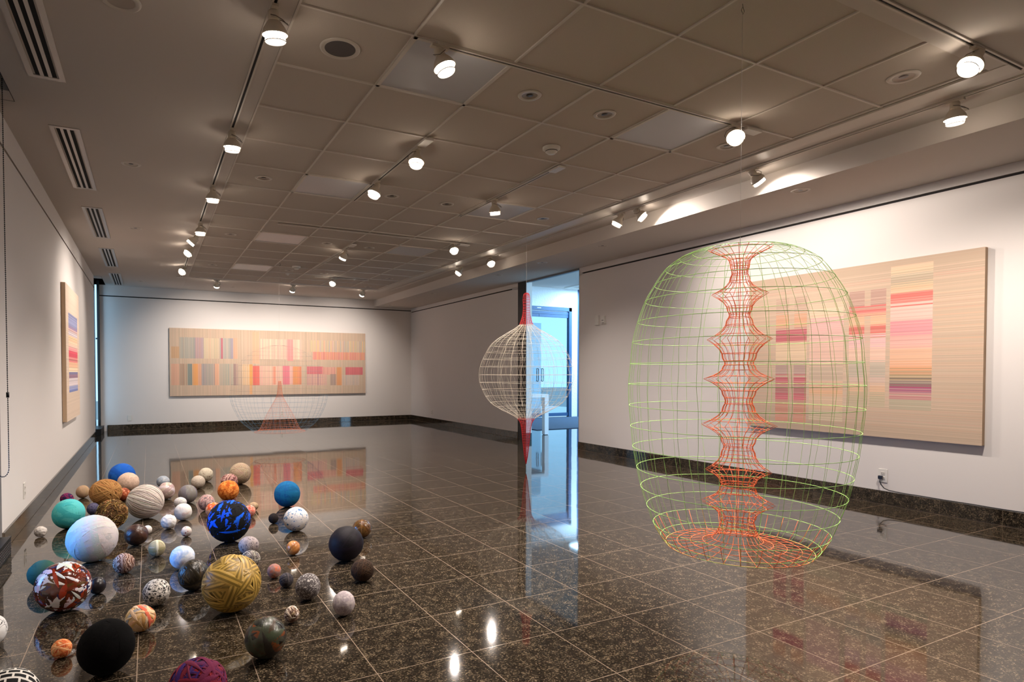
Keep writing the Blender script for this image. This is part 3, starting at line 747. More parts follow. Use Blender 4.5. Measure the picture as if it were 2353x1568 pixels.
# ------------------------------------------------------------------ wall plates
def plate(label, wall, p, z, w=.075, h=.12, kind='outlet', cat='wall outlet', name='wall_outlet'):
    if wall == 'b': t = thing(name, label, cat, (p, YB, z), 0)
    elif wall == 'r': t = thing(name, label, cat, (XR, p, z), -PI / 2)
    else: t = thing(name, label, cat, (XL, p, z), PI / 2)
    bm = bmesh.new(); box(bm, -w / 2, w / 2, -.006, 0, -h / 2, h / 2); link('cover_plate', bm, PLAST, t, .002)
    if kind == 'outlet':
        for s in (-1, 1):
            f = boxes('receptacle', [(-.017, .017, -.0085, -.005, s * .021 - .014, s * .021 + .014)], plain('receptacle_plastic', (206, 200, 192), .4), t, .003)
            boxes('slot', [(-.008, -.0055, -.0089, -.008, s * .021 - .004, s * .021 + .006), (.0055, .008, -.0089, -.008, s * .021 - .004, s * .021 + .006)], DARK, f)
    return t
plate('blank white plate on the end wall beside the corner window', 'b', -.356, .248, kind='blank')
plate('white outlet on the end wall below the three-panel painting', 'b', 2.674, .255)
plate('blank white plate on the end wall near the room corner', 'b', 5.411, .232, kind='blank')
plate('white outlet on the blank wall past the doorway', 'r', 12.76, .25)
plate('white outlet low on the window-side wall', 'l', 5.68, .262)
op = plate('white outlet with a plug below the large painting', 'r', 3.078, .253)
pc = thing('power_cord', 'black power cord plugged in below the large painting and lying along the baseboard', 'power cord', (XR, 3.09, .236))
bm = bmesh.new(); box(bm, -.034, -.0088, -.016, .016, -.014, .017); link('plug', bm, plain('dark_blue_plug', (24, 34, 52), .4), pc, .004)
bm = bmesh.new()
pts = [(-.028, 0, -.013), (-.031, -.002, -.035), (-.030, -.012, -.062), (-.026, -.035, -.090), (-.020, -.07, -.104), (-.012, -.12, -.109)]
for k in range(14): pts.append((-.009 + .002 * math.sin(k), -.2 - k * .1, -.112 + .001 * math.sin(k * 1.7)))
tube(bm, pts, .0042, 8); link('cable', bm, plain('black_cable', (18, 17, 18), .5), pc)
sw = plate('white wall switch beside the doorway, higher of two small devices', 'r', 6.945, 1.932, .08, .15, 'blank', 'wall switch', 'wall_switch')
boxes('cover_box', [(-.036, .036, -.03, -.005, -.07, .07)], PLAST, sw, .004)
th = plate('small thermostat beside the wall switch', 'r', 6.815, 1.93, .09, .125, 'blank', 'thermostat', 'thermostat')
boxes('body', [(-.038, .038, -.022, -.005, -.058, .052)], PLAST, th, .003)
boxes('dial_slot', [(-.028, .014, -.0226, -.0215, -.012, -.005)], DARK, th)
boxes('lower_vent', [(-.022, .026, -.0226, -.0215, -.05, -.043)], DARK, th)

# bead chain of the roller shade
ch = thing('shade_chain', 'black bead chain loop hanging from the shade pocket at the left edge', 'bead chain', (-.765, 4.50, 0))
bm = bmesh.new()
def chain_path():
    P = []
    z = HZ + .02
    a = Vector((-.002, .018, 0)); 
    while z > .60:
        u = (HZ - z) / 2.3
        P.append(Vector((-.002 + .012 * u, .018 - .045 * u, z))); z -= .0115
    p0 = P[-1]
    for k in range(1, 11):
        an = PI * k / 11
        P.append(p0 + Vector((-.030 * (1 - math.cos(an)) , 0, -.055 * math.sin(an))))
    q = P[-1] + Vector((-.004, 0, .0))
    z = q.z
    while z < HZ + .02:
        P.append(Vector((q.x - .004 * (z - .6), q.y, z))); z += .0115
    return P
CP = chain_path()
for p in CP: bmesh.ops.create_icosphere(bm, subdivisions=1, radius=.0042, matrix=Matrix.Translation(p))
link('beads', bm, BLACK, ch)
bm = bmesh.new(); tube(bm, CP, .0014, 5); link('cord', bm, BLACK, ch)
zc = 1.04; bm = bmesh.new(); k = min(range(len(CP)), key=lambda i: abs(CP[i].z - zc) if i < len(CP) // 2 else 9)
tube(bm, [CP[k] + Vector((0, 0, .016)), CP[k] - Vector((0, 0, .016))], .008, 10); link('chain_connector', bm, BLACK, ch)

# ------------------------------------------------------------------ hanging wire sculptures
def ring_obj(r, z, rad, mat, parent, n=64, wob=0., rnd=None):
    bm = bmesh.new()
    ph = rnd.random() * 6 if rnd else 0
    tube(bm, [((r * (1 + wob * math.sin(3 * 2 * PI * k / n + ph))) * math.cos(2 * PI * k / n), (r * (1 + wob * math.sin(3 * 2 * PI * k / n + ph))) * math.sin(2 * PI * k / n),
               z + r * wob * .6 * math.sin(2 * 2 * PI * k / n + ph)) for k in range(n)], rad, 5, True)
    return link('ring', bm, mat, parent, recalc=False)
def net(name, prof, nmer, rad, mat, parent, ringrad, rings, rnd, off=0., seg=64, wob=.004):
    """prof: (radius, z) fine curve; rings: (radius, z)"""
    bm = bmesh.new()
    for k in range(nmer):
        a = 2 * PI * k / nmer + off
        p1, p2, am = rnd.random() * 6, rnd.random() * 6, .006 + .004 * rnd.random()
        ja = [am * math.sin(p1 + i * .45) + .3 * am * math.sin(p2 + i * 1.3) for i in range(len(prof))]
        tube(bm, [(r * math.cos(a + ja[i]), r * math.sin(a + ja[i]), z) for i, (r, z) in enumerate(prof)], rad, 4)
    o = link(name, bm, mat, parent, recalc=False)
    for r, z in rings: ring_obj(r, z, ringrad, mat, o, seg, wob, rnd)
    return o
def fine(prof, n=3, cusp=None):
    """Catmull-Rom through the profile points, straight where cusp marks a sharp spike"""
    out = []
    N = len(prof)
    for i in range(N - 1):
        p0, p1, p2, p3 = prof[max(0, i - 1)], prof[i], prof[i + 1], prof[min(N - 1, i + 2)]
        for k in range(n):
            t = k / n
            if cusp and (i in cusp or i + 1 in cusp):
                e = t ** 2.1 if (i + 1) in cusp else 1 - (1 - t) ** 2.1
                out.append((p1[0] + (p2[0] - p1[0]) * e, p1[1] + (p2[1] - p1[1]) * t))
            else:
                q = []
                for d in (0, 1):
                    a, b, c_, d_ = p0[d], p1[d], p2[d], p3[d]
                    q.append(.5 * (2 * b + (c_ - a) * t + (2 * a - 5 * b + 4 * c_ - d_) * t * t + (3 * b - a - 3 * c_ + d_) * t ** 3))
                out.append((max(.001, q[0]), q[1]))
    out.append(prof[-1])
    return out
rnd = random.Random(21)
GREEN = plain('pale_green_wire', (172, 224, 122), .6)
ORANGE = plain('orange_wire', (250, 122, 66), .6)
RED = plain('red_wire', (214, 40, 44), .6)
CREAM = plain('cream_wire', (238, 226, 204), .6)
PINKO = plain('salmon_wire', (244, 146, 112), .6)
BLUEW = plain('dull_blue_wire', (92, 138, 168), .6)
GREYW = plain('grey_blue_wire', (150, 146, 146), .6)
NYLON = plain('clear_nylon', (210, 205, 200), .3)

# green and orange sculpture, nearest
D1 = 2.869
def s1z(vz): 
    v = vz / 2.01 + 540
    b = (886.4 - v) / 1393.457
    zc_ = math.cos(PITCH) - math.sin(PITCH) * b; yc_ = math.sin(PITCH) + math.cos(PITCH) * b
    # axis sits at depth D1 from the eye along the view
    return EYE + yc_ / zc_ * 2.86
def s1r(px): return px / 2.01 * D1 / 1393.457 / 1.085
s1 = thing('hanging_wire_sculpture', 'large barrel-shaped green wire sculpture with a spiked orange wire core', 'sculpture', (2.519, 1.978, 0))
OUT = [(2 * 76, 50), (2 * 112, 66), (286, 90), (358, 139), (412, 212), (459, 292), (496, 391), (521, 489), (531, 593), (540, 693), (537, 795), (527, 895), (516, 995), (496, 1095), (475, 1187), (443, 1277), (410, 1362), (372, 1425), (346, 1452)]
prof = [(s1r(w / 1.0), s1z(v)) for w, v in OUT]
net('outer_net', fine(prof, 3), 36, .0009, GREEN, s1, .0014, prof[1:], rnd, seg=80, wob=.003)
# inner core: from the rim at the top down the spiked neck and out to the bottom rim
CORE = [(2 * 76, 50), (60, 98), (44, 140), (44, 188), (132, 268), (56, 345), (60, 390), (152, 480), (78, 568), (76, 610), (168, 666), (76, 740), (74, 800), (176, 883), (78, 965), (78, 1010), (154, 1098), (86, 1150), (84, 1180), (172, 1248), (84, 1318), (82, 1352), (96, 1390)]
cp_ = [(s1r(w), s1z(v)) for w, v in CORE]
cusp = {4, 7, 10, 13, 16, 19}
fc = fine(cp_, 4, cusp)
plate_r = [(346, 1452), (290, 1446), (225, 1440), (165, 1432), (120, 1418), (96, 1390)]
pp = [(s1r(w), s1z(v)) for w, v in plate_r]
rings = []
for i in range(1, len(fc), 2): rings.append(fc[i])
net('core_net', fc, 20, .0014, ORANGE, s1, .0015, rings, rnd, seg=40, wob=.006)
net('base_net', [(s1r(410), s1z(1362)), (s1r(374), s1z(1424))] + pp, 30, .0014, ORANGE, s1, .0015, pp[:-1], rnd, off=.08, seg=72, wob=.003)
bm = bmesh.new(); tube(bm, [(0, 0, s1z(50)), (0, 0, HZ - .03)], .0009, 5)
for k in range(4):
    a = PI / 2 * k; tube(bm, [(0, 0, s1z(50) + .02), (prof[0][0] * math.cos(a), prof[0][0] * math.sin(a), prof[0][1])], .0007, 4)
link('hanging_wire', bm, NYLON, s1)
bm = bmesh.new(); tube(bm, [(0, 0, HZ + .002), (.004, 0, HZ - .012), (.013, 0, HZ - .03), (.004, 0, HZ - .046), (-.008, 0, HZ - .03), (.0, 0, HZ - .014)], .0014, 5); link('ceiling_hook', bm, STEEL, s1)

# red and cream sculpture near the doorway
D2 = 7.375
def s2z(vz):
    v = vz / 2.903 + 560
    b = (886.4 - v) / 1393.457
    return EYE + (math.sin(PITCH) + math.cos(PITCH) * b) / (math.cos(PITCH) - math.sin(PITCH) * b) * 7.37
s2r = lambda px: px * D2 / 1393.457 / 1.003
s2 = thing('hanging_wire_sculpture', 'spinning-top shaped cream wire sculpture with red tips beside the doorway', 'sculpture', (4.075, 6.174, 0))
TOP = [(.5, 331), (4, 333), (7, 345), (8, 375), (7.6, 430), (9, 478), (12.5, 515), (16, 543)]
MID = [(16, 543), (29, 572), (43, 595), (58, 622), (72, 650), (83, 682), (92, 725), (100, 771), (106, 821), (109, 876), (107, 928), (101, 975), (93, 1021), (82, 1062), (67, 1092), (48, 1122), (30, 1148), (20, 1168)]
BOT = [(20, 1168), (14, 1195), (11, 1235), (9, 1290), (6.5, 1360), (4, 1420), (.6, 1470)]
conv = lambda L: [(s2r(w), s2z(v)) for w, v in L]
pm = conv(MID)
net('body_net', fine(pm, 3), 28, .0014, CREAM, s2, .0017, pm, rnd, seg=64, wob=.004)
ft = fine(conv(TOP), 3)
net('top_net', ft, 16, .0017, RED, s2, .0017, ft[3::1], rnd, seg=28, wob=.01)
fb = fine(conv(BOT), 4)
net('bottom_net', fb, 18, .0017, RED, s2, .0017, fb[:-3:1], rnd, seg=28, wob=.01)
# a fine inner lattice
bm = bmesh.new()
fp = fine(pm, 1)
for k in range(24):
    a0 = 2 * PI * k / 24
    for sg in (1, -1):
        tube(bm, [(.62 * r * math.cos(a0 + sg * i * .09), .62 * r * math.sin(a0 + sg * i * .09), z) for i, (r, z) in enumerate(fp)], .0006, 3)
link('inner_lattice', bm, CREAM, s2, recalc=False)
bm = bmesh.new(); lathe(bm, [(0, s2z(1474)), (.006, s2z(1466)), (.004, s2z(1452)), (0, s2z(1452))], 10); link('tip', bm, BLACK, s2)
bm = bmesh.new(); tube(bm, [(0, 0, s2z(331)), (0, 0, HZ)], .0009, 5); link('hanging_wire', bm, NYLON, s2)

# faint sculpture before the end wall
D3 = 9.62
def s3z(vz):
    v = vz / 3.137 + 530
    b = (886.4 - v) / 1393.457
    return EYE + (math.sin(PITCH) + math.cos(PITCH) * b) / (math.cos(PITCH) - math.sin(PITCH) * b) * 9.62
s3r = lambda px: px * D3 / 1393.457 / 1.04
s3 = thing('hanging_wire_sculpture', 'faint lantern-shaped wire sculpture with an orange inner cone before the end wall', 'sculpture', (1.857, 9.899, 0))
UP = [(8, 828), (21, 832), (44, 852), (62, 877), (74, 905), (86, 938), (93, 975), (100, 1015), (105, 1060), (109, 1110), (112, 1150), (113, 1190)]
LOW = [(113, 1190), (111, 1225), (108, 1258), (103, 1296), (97, 1332), (89, 1370), (78, 1404), (66, 1432), (60, 1450)]
conv3 = lambda L: [(s3r(w), s3z(v)) for w, v in L]
pu = conv3(UP); pl = conv3(LOW)
net('upper_net', fine(pu, 2), 24, .0003, GREYW, s3, .0008, pu[1:], rnd, seg=64)
net('lower_net', fine(pl, 2), 36, .0008, BLUEW, s3, .0009, pl[1:], rnd, seg=64)
cone = [(3, 1085), (4.5, 1130), (6, 1172), (9, 1205), (17, 1252), (26, 1300), (35, 1352), (41, 1395), (46, 1428)]
pc3 = fine(conv3(cone), 3)
net('inner_cone', pc3, 22, .0009, PINKO, s3, .0008, pc3[3::1], rnd, seg=40)
fl3 = conv3([(46, 1428), (52, 1444), (58, 1451), (60, 1450)])
net('rim_net', fl3, 30, .0011, PINKO, s3, .0013, fl3, rnd, seg=56)
bm = bmesh.new(); tube(bm, [(0, 0, s3z(828)), (0, 0, HZ)], .0009, 5); tube(bm, [(0, 0, s3z(828)), (0, 0, s3z(1085))], .0009, 5); link('hanging_wire', bm, NYLON, s3)
bm = bmesh.new(); tube(bm, [(0, 0, HZ + .003), (.02, 0, HZ - .01), (.025, 0, HZ - .04), (.0, 0, HZ - .05)], .003, 5); link('ceiling_hook', bm, STEEL, s3)

# ------------------------------------------------------------------ rag balls on the floor
BALLS = {}
exec_positions = '''1 -.251 6.996 .1264 .975|2 -.19 6.762 .0953 1.06|3 -.347 6.148 .1173 1.15|4 -.559 6.612 .0598 .93|5 -.659 6.359 .0514 1.06|6 -.546 5.369 .1109 .976|7 -.419 5.794 .0498 .92|8 -.257 5.208 .1121 .99|9 -.215 6.30 .0600 1|10 -.034 5.459 .1369 1.013
11 -.321 4.361 .1439 .993|12 -.697 5.176 .0394 1.087|13 .119 6.853 .06 1.05|14 .135 6.196 .080 .9|15 .302 5.936 .0816 .971|16 .433 6.623 .0672 1.02|17 .536 7.011 .0756 1.007|18 .846 6.697 .1124 .978|19 .715 6.498 .0742 1.15|20 .639 5.885 .093 1.03
21 .426 5.541 .0684 .973|22 .455 5.249 .0608 1.01|23 .486 4.444 .1443 .993|24 .78 5.357 .0358 1.19|25 .719 5.134 .048 .967|26 .232 5.749 .0467 1.148|27 .232 5.26 .0671 .997|28 .122 5.014 .055 1.04|29 -.086 4.639 .0715 1.06|30 -.019 4.925 .0314 .97
31 .228 4.716 .0375 .953|32 .035 4.297 .0524 .948|33 .168 3.953 .0695 1.024|34 -.14 4.022 .058 1.009|35 .207 3.538 .0824 .987|36 .353 3.14 .1391 1.0|37 .564 4.078 .0576 1.13|38 .534 3.79 .0523 1.09|39 -.528 3.973 .0719 1.03|40 -.385 3.521 .1193 1.05
41 -.253 3.708 .0444 .9|42 .024 3.391 .0663 .972|43 -.045 3.076 .0604 1.07|44 -.157 2.707 .1043 .961|45 -.33 2.939 .0381 .988|46 -.62 3.192 .07 .966|47 -.434 2.502 .0828 1.15|48 .14 2.247 .0929 1.05|49 1.065 5.369 .1133 .978|50 .851 4.823 .0403 .93
51 .96 4.52 .0891 1.029|52 .815 3.931 .0459 .96|53 1.085 3.663 .1072 1.008|54 1.335 4.122 .0653 1.045|55 1.058 3.257 .0624 1.039|56 .626 3.536 .0407 .948|57 .658 3.356 .0388 .984|58 .722 3.122 .0669 .957|59 .828 2.838 .0582 .926|60 .587 2.864 .0392 .93
61 .418 2.563 .0829 1.012'''
for rec in exec_positions.replace('\n', '|').split('|'):
    a = rec.split(); BALLS[int(a[0])] = tuple(float(v) for v in a[1:])

CLOTH = attr_mat('wound_cloth', .85, .25, 260, .25)
SATIN = attr_mat('wound_satin', .32, .12, 120, .5)
GLOSSY = attr_mat('varnished_rag', .12, .12, 60, .6)
def wound(bm, lay, R, w, rnd, pal, count, width, thick, wvar=.5, arc=(1., 1.), base=None, segs=44, jit=.04, axes=None, dome=.25, stripe=None):
    """sphere core plus ribbons lying along great circles, each a little higher than the last"""
    top = 1 + thick
    k = R / top
    def put(v):
        v = v * k
        a = v.dot(RGT)
        return v + RGT * a * (w - 1)
    def face(vs, c, mi=0):
        f = bm.faces.new(vs); f.smooth = True; f.material_index = mi
        for lp in f.loops: lp[lay] = (*c, 1)
    b0 = lin(base or pal[0])
    rings = []
    U, V = 40, 22
    for j in range(V + 1):
        th_ = PI * j / V
        if j in (0, V): rings.append([bm.verts.new(put(Vector((0, 0, math.cos(th_)))))])
        else: rings.append([bm.verts.new(put(Vector((math.sin(th_) * math.cos(2 * PI * i / U), math.sin(th_) * math.sin(2 * PI * i / U), math.cos(th_))))) for i in range(U)])
    for a, b in zip(rings, rings[1:]):
        for i in range(U):
            i2 = (i + 1) % U
            if len(a) == 1: face((a[0], b[i], b[i2]), b0)
            elif len(b) == 1: face((a[i], b[0], a[i2]), b0)
            else: face((a[i], b[i], b[i2], a[i2]), b0)
    for n in range(count):
        if axes: ax = axes(n, rnd)
        else: ax = Vector((rnd.gauss(0, 1), rnd.gauss(0, 1), rnd.gauss(0, 1)))
        ax.normalize()
        e1 = ax.orthogonal().normalized(); e2 = ax.cross(e1)
        hw = width * (1 + wvar * (rnd.random() * 2 - 1))
        al = 2 * PI * (arc[0] + (arc[1] - arc[0]) * rnd.random())
        a0 = rnd.random() * 2 * PI
        full = al > 6.2
        ns = max(6, int(segs * al / (2 * PI)))
        lift = 1 + thick * (n + 1) / count
        c = lin(pal[rnd.randrange(len(pal))])
        c = tuple(max(0, v * (1 + jit * rnd.gauss(0, 1))) for v in c)
        drift = (rnd.random() - .5) * .25
        row = []
        for s_ in range(ns + (0 if full else 1)):
            a = a0 + al * s_ / ns
            d = e1 * math.cos(a) + e2 * math.sin(a)
            tw = drift * math.sin(a - a0)
            en = 1. if full else max(.08, min(1, 4 * min(s_, ns - s_) / ns + .05))
            q = []
            for e in ((-1, -.6, -.2, .2, .6, 1) if stripe else (-1, -.45, .45, 1)):
                v = (d + ax * (tw + e * hw * en)).normalized()
                q.append(bm.verts.new(put(v * (lift - (thick * dome if abs(e) == 1 else 0)))))
            row.append(q)
        for s_ in range(ns if full else ns):
            p, q = row[s_], row[(s_ + 1) % len(row)]
            for e in range(len(p) - 1): face((p[e], p[e + 1], q[e + 1], q[e]), lin(stripe[e % 2]) if stripe else c)
def lumpy(bm, R, w, rnd, amp, sub=4, freq=3.):
    from mathutils import noise
    o = Vector((rnd.random() * 50, rnd.random() * 50, rnd.random() * 50))
    ret = bmesh.ops.create_icosphere(bm, subdivisions=sub, radius=1)
    for v in ret['verts']:
        d = v.co.normalized()
        n = noise.noise(d * freq + o) + .5 * noise.noise(d * freq * 2.3 + o)
        v.co = d * (1 + amp * n - amp * .6) * R
        v.co += RGT * v.co.dot(RGT) * (w - 1)
    for f in bm.faces: f.smooth = True
    zmin = min(v.co.z for v in ret['verts'])
    for v in ret['verts']: v.co.z *= R / -zmin if v.co.z < 0 else 1

def ball(i, label, style, pal, mat=None, **kw):
    x, y, R, w = BALLS[i]
    rnd = random.Random(100 + i)
    bm = bmesh.new()
    lay = bm.loops.layers.float_color.new('col')
    if style == 'ribbon': wound(bm, lay, R, w, rnd, pal, kw.pop('n', 60), kw.pop('wd', .11), kw.pop('th', .06), **kw)
    elif style == 'yarn': wound(bm, lay, R, w, rnd, pal, kw.pop('n', 170), kw.pop('wd', .03), kw.pop('th', .05), segs=36, **kw)
    elif style == 'cloth': wound(bm, lay, R, w, rnd, pal, kw.pop('n', 16), kw.pop('wd', .5), kw.pop('th', .025), **kw)
    elif style == 'lump': lumpy(bm, R, w, rnd, kw.get('amp', .06), 4, kw.get('freq', 3.))
    if style == 'lump':
        for f in bm.faces:
            for lp in f.loops: lp[lay] = (*lin(pal[0]), 1)
    o = link('rag_ball', bm, mat or CLOTH, None, loc=(x, y, R), recalc=False)
    tag(o, label, 'ball', 'fabric balls scattered on the granite floor')
    return o

ball(1, 'bright blue cloth ball farthest back on the window side, half behind a pale pink ball', 'cloth', [(22, 92, 190), (18, 84, 178), (28, 98, 196)], n=22, wd=.3, th=.03)
ball(2, 'pale pinkish beige crackled ball behind the large tan ribbon ball', 'lump', [(0, 0, 0)], print_mat('beige_crackle', 'noise', [(.0, (214, 182, 160)), (.45, (222, 192, 170)), (.5, (184, 150, 130)), (.53, (224, 194, 172))], 34, .85, 1.2, 3., False), amp=.03)
ball(3, 'large tan ball wound with flat ribbon', 'ribbon', [(172, 124, 72), (178, 130, 78), (166, 118, 68)], n=95, wd=.055, th=.09, base=(70, 44, 22), jit=.03)
ball(4, 'small plain beige ball against the large tan ribbon ball, on its window side', 'cloth', [(178, 148, 116), (170, 140, 108)], n=20, wd=.25)
ball(5, 'small purple ball flecked with magenta behind the turquoise ball', 'lump', [(0, 0, 0)], print_mat('purple_flecks', 'noise', [(0, (48, 18, 66)), (.48, (92, 26, 84)), (.58, (168, 44, 72)), (.66, (60, 24, 80))], 46, .8, .6), amp=.03)
ball(6, 'turquoise cloth ball with stitched creases', 'cloth', [(78, 186, 186), (88, 194, 192), (66, 178, 182)], n=15, wd=.5, th=.03)
ball(7, 'small slate blue yarn ball between the turquoise ball and the fuzzy brown ball', 'yarn', [(78, 76, 104), (66, 62, 92), (98, 94, 116)], n=70, wd=.05)
ball(8, 'fuzzy brown and gold ball behind the biggest white ball', 'yarn', [(124, 90, 48), (160, 122, 70), (96, 66, 32), (186, 150, 96), (74, 52, 26)], n=900, wd=.022, th=.09, arc=(.03, .09), base=(96, 68, 36), jit=.12)
ball(9, 'small rust orange ball squeezed between the tan ribbon ball and the cream string ball', 'lump', [(0, 0, 0)], print_mat('rust_mottle', 'noise', [(0, (134, 62, 36)), (.5, (176, 90, 54)), (.6, (206, 150, 120))], 40), amp=.05)
def fan(n, rnd):
    # strings gathered at one point of the surface
    g = (-RGT * .93 + Vector((0, 0, .42)) + Vector((0, -.25, 0))).normalized()
    p = g.orthogonal().normalized(); q = g.cross(p)
    a = rnd.random() * PI
    return p * math.cos(a) + q * math.sin(a) + Vector((rnd.gauss(0, .05), rnd.gauss(0, .05), rnd.gauss(0, .05)))
ball(10, 'big cream ball wound with fanned string', 'yarn', [(212, 200, 190), (218, 208, 198), (206, 194, 184), (186, 172, 162)], n=120, wd=.020, th=.04, base=(200, 186, 174), axes=fan)
ball(11, 'biggest white cloth ball, faintly embossed', 'cloth', [(198, 192, 190), (202, 196, 194), (190, 185, 184)], n=14, wd=.55, th=.02)
ball(12, 'small lumpy white ball alone beside the window-side baseboard', 'lump', [(206, 198, 190)], attr_mat('paper_white', .85, .3, 90), amp=.13, freq=2.6)
ball(13, 'small grey blue ball peeking over the pinkish satin ball', 'lump', [(0, 0, 0)], print_mat('greyblue_marble', 'noise', [(0, (106, 122, 140)), (.45, (150, 160, 172)), (.62, (186, 190, 196))], 26, .6, .8, 3., False), amp=.03)
ball(14, 'pinkish satin ball beyond the big cream string ball', 'cloth', [(196, 172, 164), (206, 184, 176), (180, 154, 148), (216, 200, 194)], SATIN, n=24, wd=.2, th=.05)
ball(15, 'medium plain grey ball between satin ball and paisley ball', 'cloth', [(128, 122, 124), (118, 112, 116), (134, 128, 130)], n=18, wd=.35, th=.03)
ball(16, 'small cream and grey spotted ball, nearer of two touching at the far side', 'lump', [(0, 0, 0)], print_mat('cream_spots', 'voronoi', [(0, (206, 194, 178)), (.28, (170, 156, 142)), (.4, (190, 176, 160))], 34), amp=.03)
ball(17, 'small cream ball with brown seams, farther of two touching at the far side', 'lump', [(0, 0, 0)], print_mat('cream_seams', 'noise', [(0, (204, 192, 170)), (.48, (214, 202, 180)), (.5, (130, 104, 78)), (.515, (208, 196, 174))], 14, .8, 1.0), amp=.05)
ball(18, 'large sandy beige yarn ball farthest from the viewer', 'yarn', [(176, 154, 130), (166, 144, 120), (186, 164, 140)], n=190, wd=.04)
ball(19, 'maroon and pink striped ball behind the orange ball', 'ribbon', [(140, 92, 88), (186, 144, 134), (112, 66, 66), (200, 164, 152)], n=44, wd=.07)
ball(20, 'orange mottled ball behind the black and blue ball', 'lump', [(0, 0, 0)], print_mat('orange_mottle', 'noise', [(0, (176, 84, 24)), (.45, (214, 118, 44)), (.56, (232, 150, 72)), (.66, (196, 96, 34))], 34, .85, .5), amp=.03)
ball(21, 'pink and grey paisley ball beside the black and blue ball', 'lump', [(0, 0, 0)], print_mat('pink_paisley', 'noise', [(0, (112, 94, 96)), (.42, (186, 150, 144)), (.5, (130, 108, 110)), (.56, (206, 176, 168)), (.64, (176, 104, 96))], 38, .8, 1.0), amp=.02)
ball(22, 'orange and white ball mostly hidden behind the black and blue ball', 'ribbon', [(226, 120, 54), (232, 196, 170), (206, 150, 120), (222, 96, 56)], n=40, wd=.12)
ball(23, 'large black ball with bright blue strips', 'ribbon', [(8, 9, 12), (10, 10, 12), (10, 74, 200), (14, 92, 222), (9, 9, 11), (12, 84, 212), (9, 9, 12)], n=260, wd=.065, th=.02, arc=(.08, .22), base=(8, 8, 10), jit=.03)
ball(24, 'tiny tan ball beyond the coral ball', 'yarn', [(182, 156, 122), (168, 140, 108)], n=60, wd=.06)
ball(25, 'small coral and white ball poking out behind the black and blue ball', 'lump', [(0, 0, 0)], print_mat('coral_print', 'noise', [(0, (206, 86, 66)), (.44, (222, 128, 104)), (.52, (238, 196, 178)), (.58, (214, 104, 82))], 60, .8, 1.), amp=.03)
ball(26, 'small white ribbed ball behind the white marbled ball', 'yarn', [(212, 208, 206), (200, 196, 198)], n=110, wd=.05)
ball(27, 'white ball with faint pink and blue marbling', 'lump', [(0, 0, 0)], print_mat('pale_marble', 'noise', [(0, (196, 200, 210)), (.42, (216, 212, 208)), (.55, (222, 216, 210)), (.66, (214, 190, 182))], 14, .8, 1.2, 3., False), amp=.03)
ball(28, 'crumpled paper-white ball in front of the white marbled ball', 'lump', [(222, 218, 214)], attr_mat('paper_white', .85, .3, 90), amp=.09, freq=3.6)
ball(29, 'dark brown satin ball with a tiny speckled ball behind it', 'ribbon', [(62, 36, 26), (74, 46, 34), (50, 28, 20)], SATIN, n=40, wd=.16, th=.05, base=(30, 16, 12))
ball(30, 'tiny speckled white ball behind the dark brown satin ball', 'lump', [(0, 0, 0)], print_mat('white_specks', 'voronoi', [(0, (120, 96, 90)), (.13, (222, 214, 206))], 90), amp=.03)
ball(31, 'tiny white ball with red and blue dots', 'lump', [(0, 0, 0)], print_mat('red_dots', 'voronoi', [(0, (150, 34, 40)), (.30, (226, 212, 200))], 52), amp=.02)
ball(32, 'small olive and cream plaid ball', 'ribbon', [(170, 160, 130), (190, 182, 156), (150, 140, 108), (206, 200, 180)], n=26, wd=.14, th=.04, axes=lambda n, r: Vector(((n % 3 == 0) + .1 * r.gauss(0, 1), (n % 3 == 1) + .1 * r.gauss(0, 1), (n % 3 == 2) + .1 * r.gauss(0, 1))))
ball(33, 'pale blue and white tie-dye ball touching the dark brown ball', 'lump', [(0, 0, 0)], print_mat('blue_tiedye', 'noise', [(0, (120, 150, 196)), (.42, (176, 194, 222)), (.52, (220, 222, 228)), (.6, (196, 204, 222)), (.7, (206, 186, 180))], 13, .8, 1.4, 4., False), amp=.03)
ball(34, 'brown and white swirled ball in front of the biggest white ball', 'lump', [(0, 0, 0)], print_mat('brown_swirl', 'wave', [(0, (96, 64, 52)), (.3, (196, 166, 150)), (.55, (138, 96, 78)), (.75, (216, 194, 180)), (.9, (80, 54, 48))], 13, .8, 9., 3.), amp=.02)
ball(35, 'blackish brown ball tucked behind the gold ball', 'ribbon', [(28, 24, 16), (36, 30, 20), (22, 18, 13), (58, 48, 28)], SATIN, n=60, wd=.09, th=.05, base=(16, 13, 10))
ball(36, 'big gold ball wound with striped olive ribbon', 'ribbon', [(190, 152, 62), (150, 122, 40), (204, 168, 84), (134, 108, 36), (178, 142, 54)], attr_mat('gold_ribbon', .42, .1, 120, .5), n=80, wd=.21, th=.06, wvar=.3, arc=(.12, .45), base=(110, 86, 28), stripe=[(188, 152, 70), (128, 102, 34)], dome=.3)
ball(37, 'grey ball with lace circles, upper of two behind the gold ball', 'lump', [(0, 0, 0)], print_mat('lace_rings', 'voronoi', [(0, (110, 100, 104)), (.18, (186, 172, 168)), (.3, (104, 94, 100)), (.44, (160, 148, 146))], 48), amp=.02)
ball(38, 'charcoal and silver streaked ball, lower of two behind the gold ball', 'yarn', [(74, 70, 70), (130, 122, 116), (92, 86, 84), (176, 166, 156)], n=120, wd=.04)
ball(39, 'dark green ball behind the glossy multicoloured ball', 'cloth', [(44, 84, 72), (38, 76, 66), (52, 94, 80)], n=16, wd=.28, th=.04, base=(20, 40, 36))
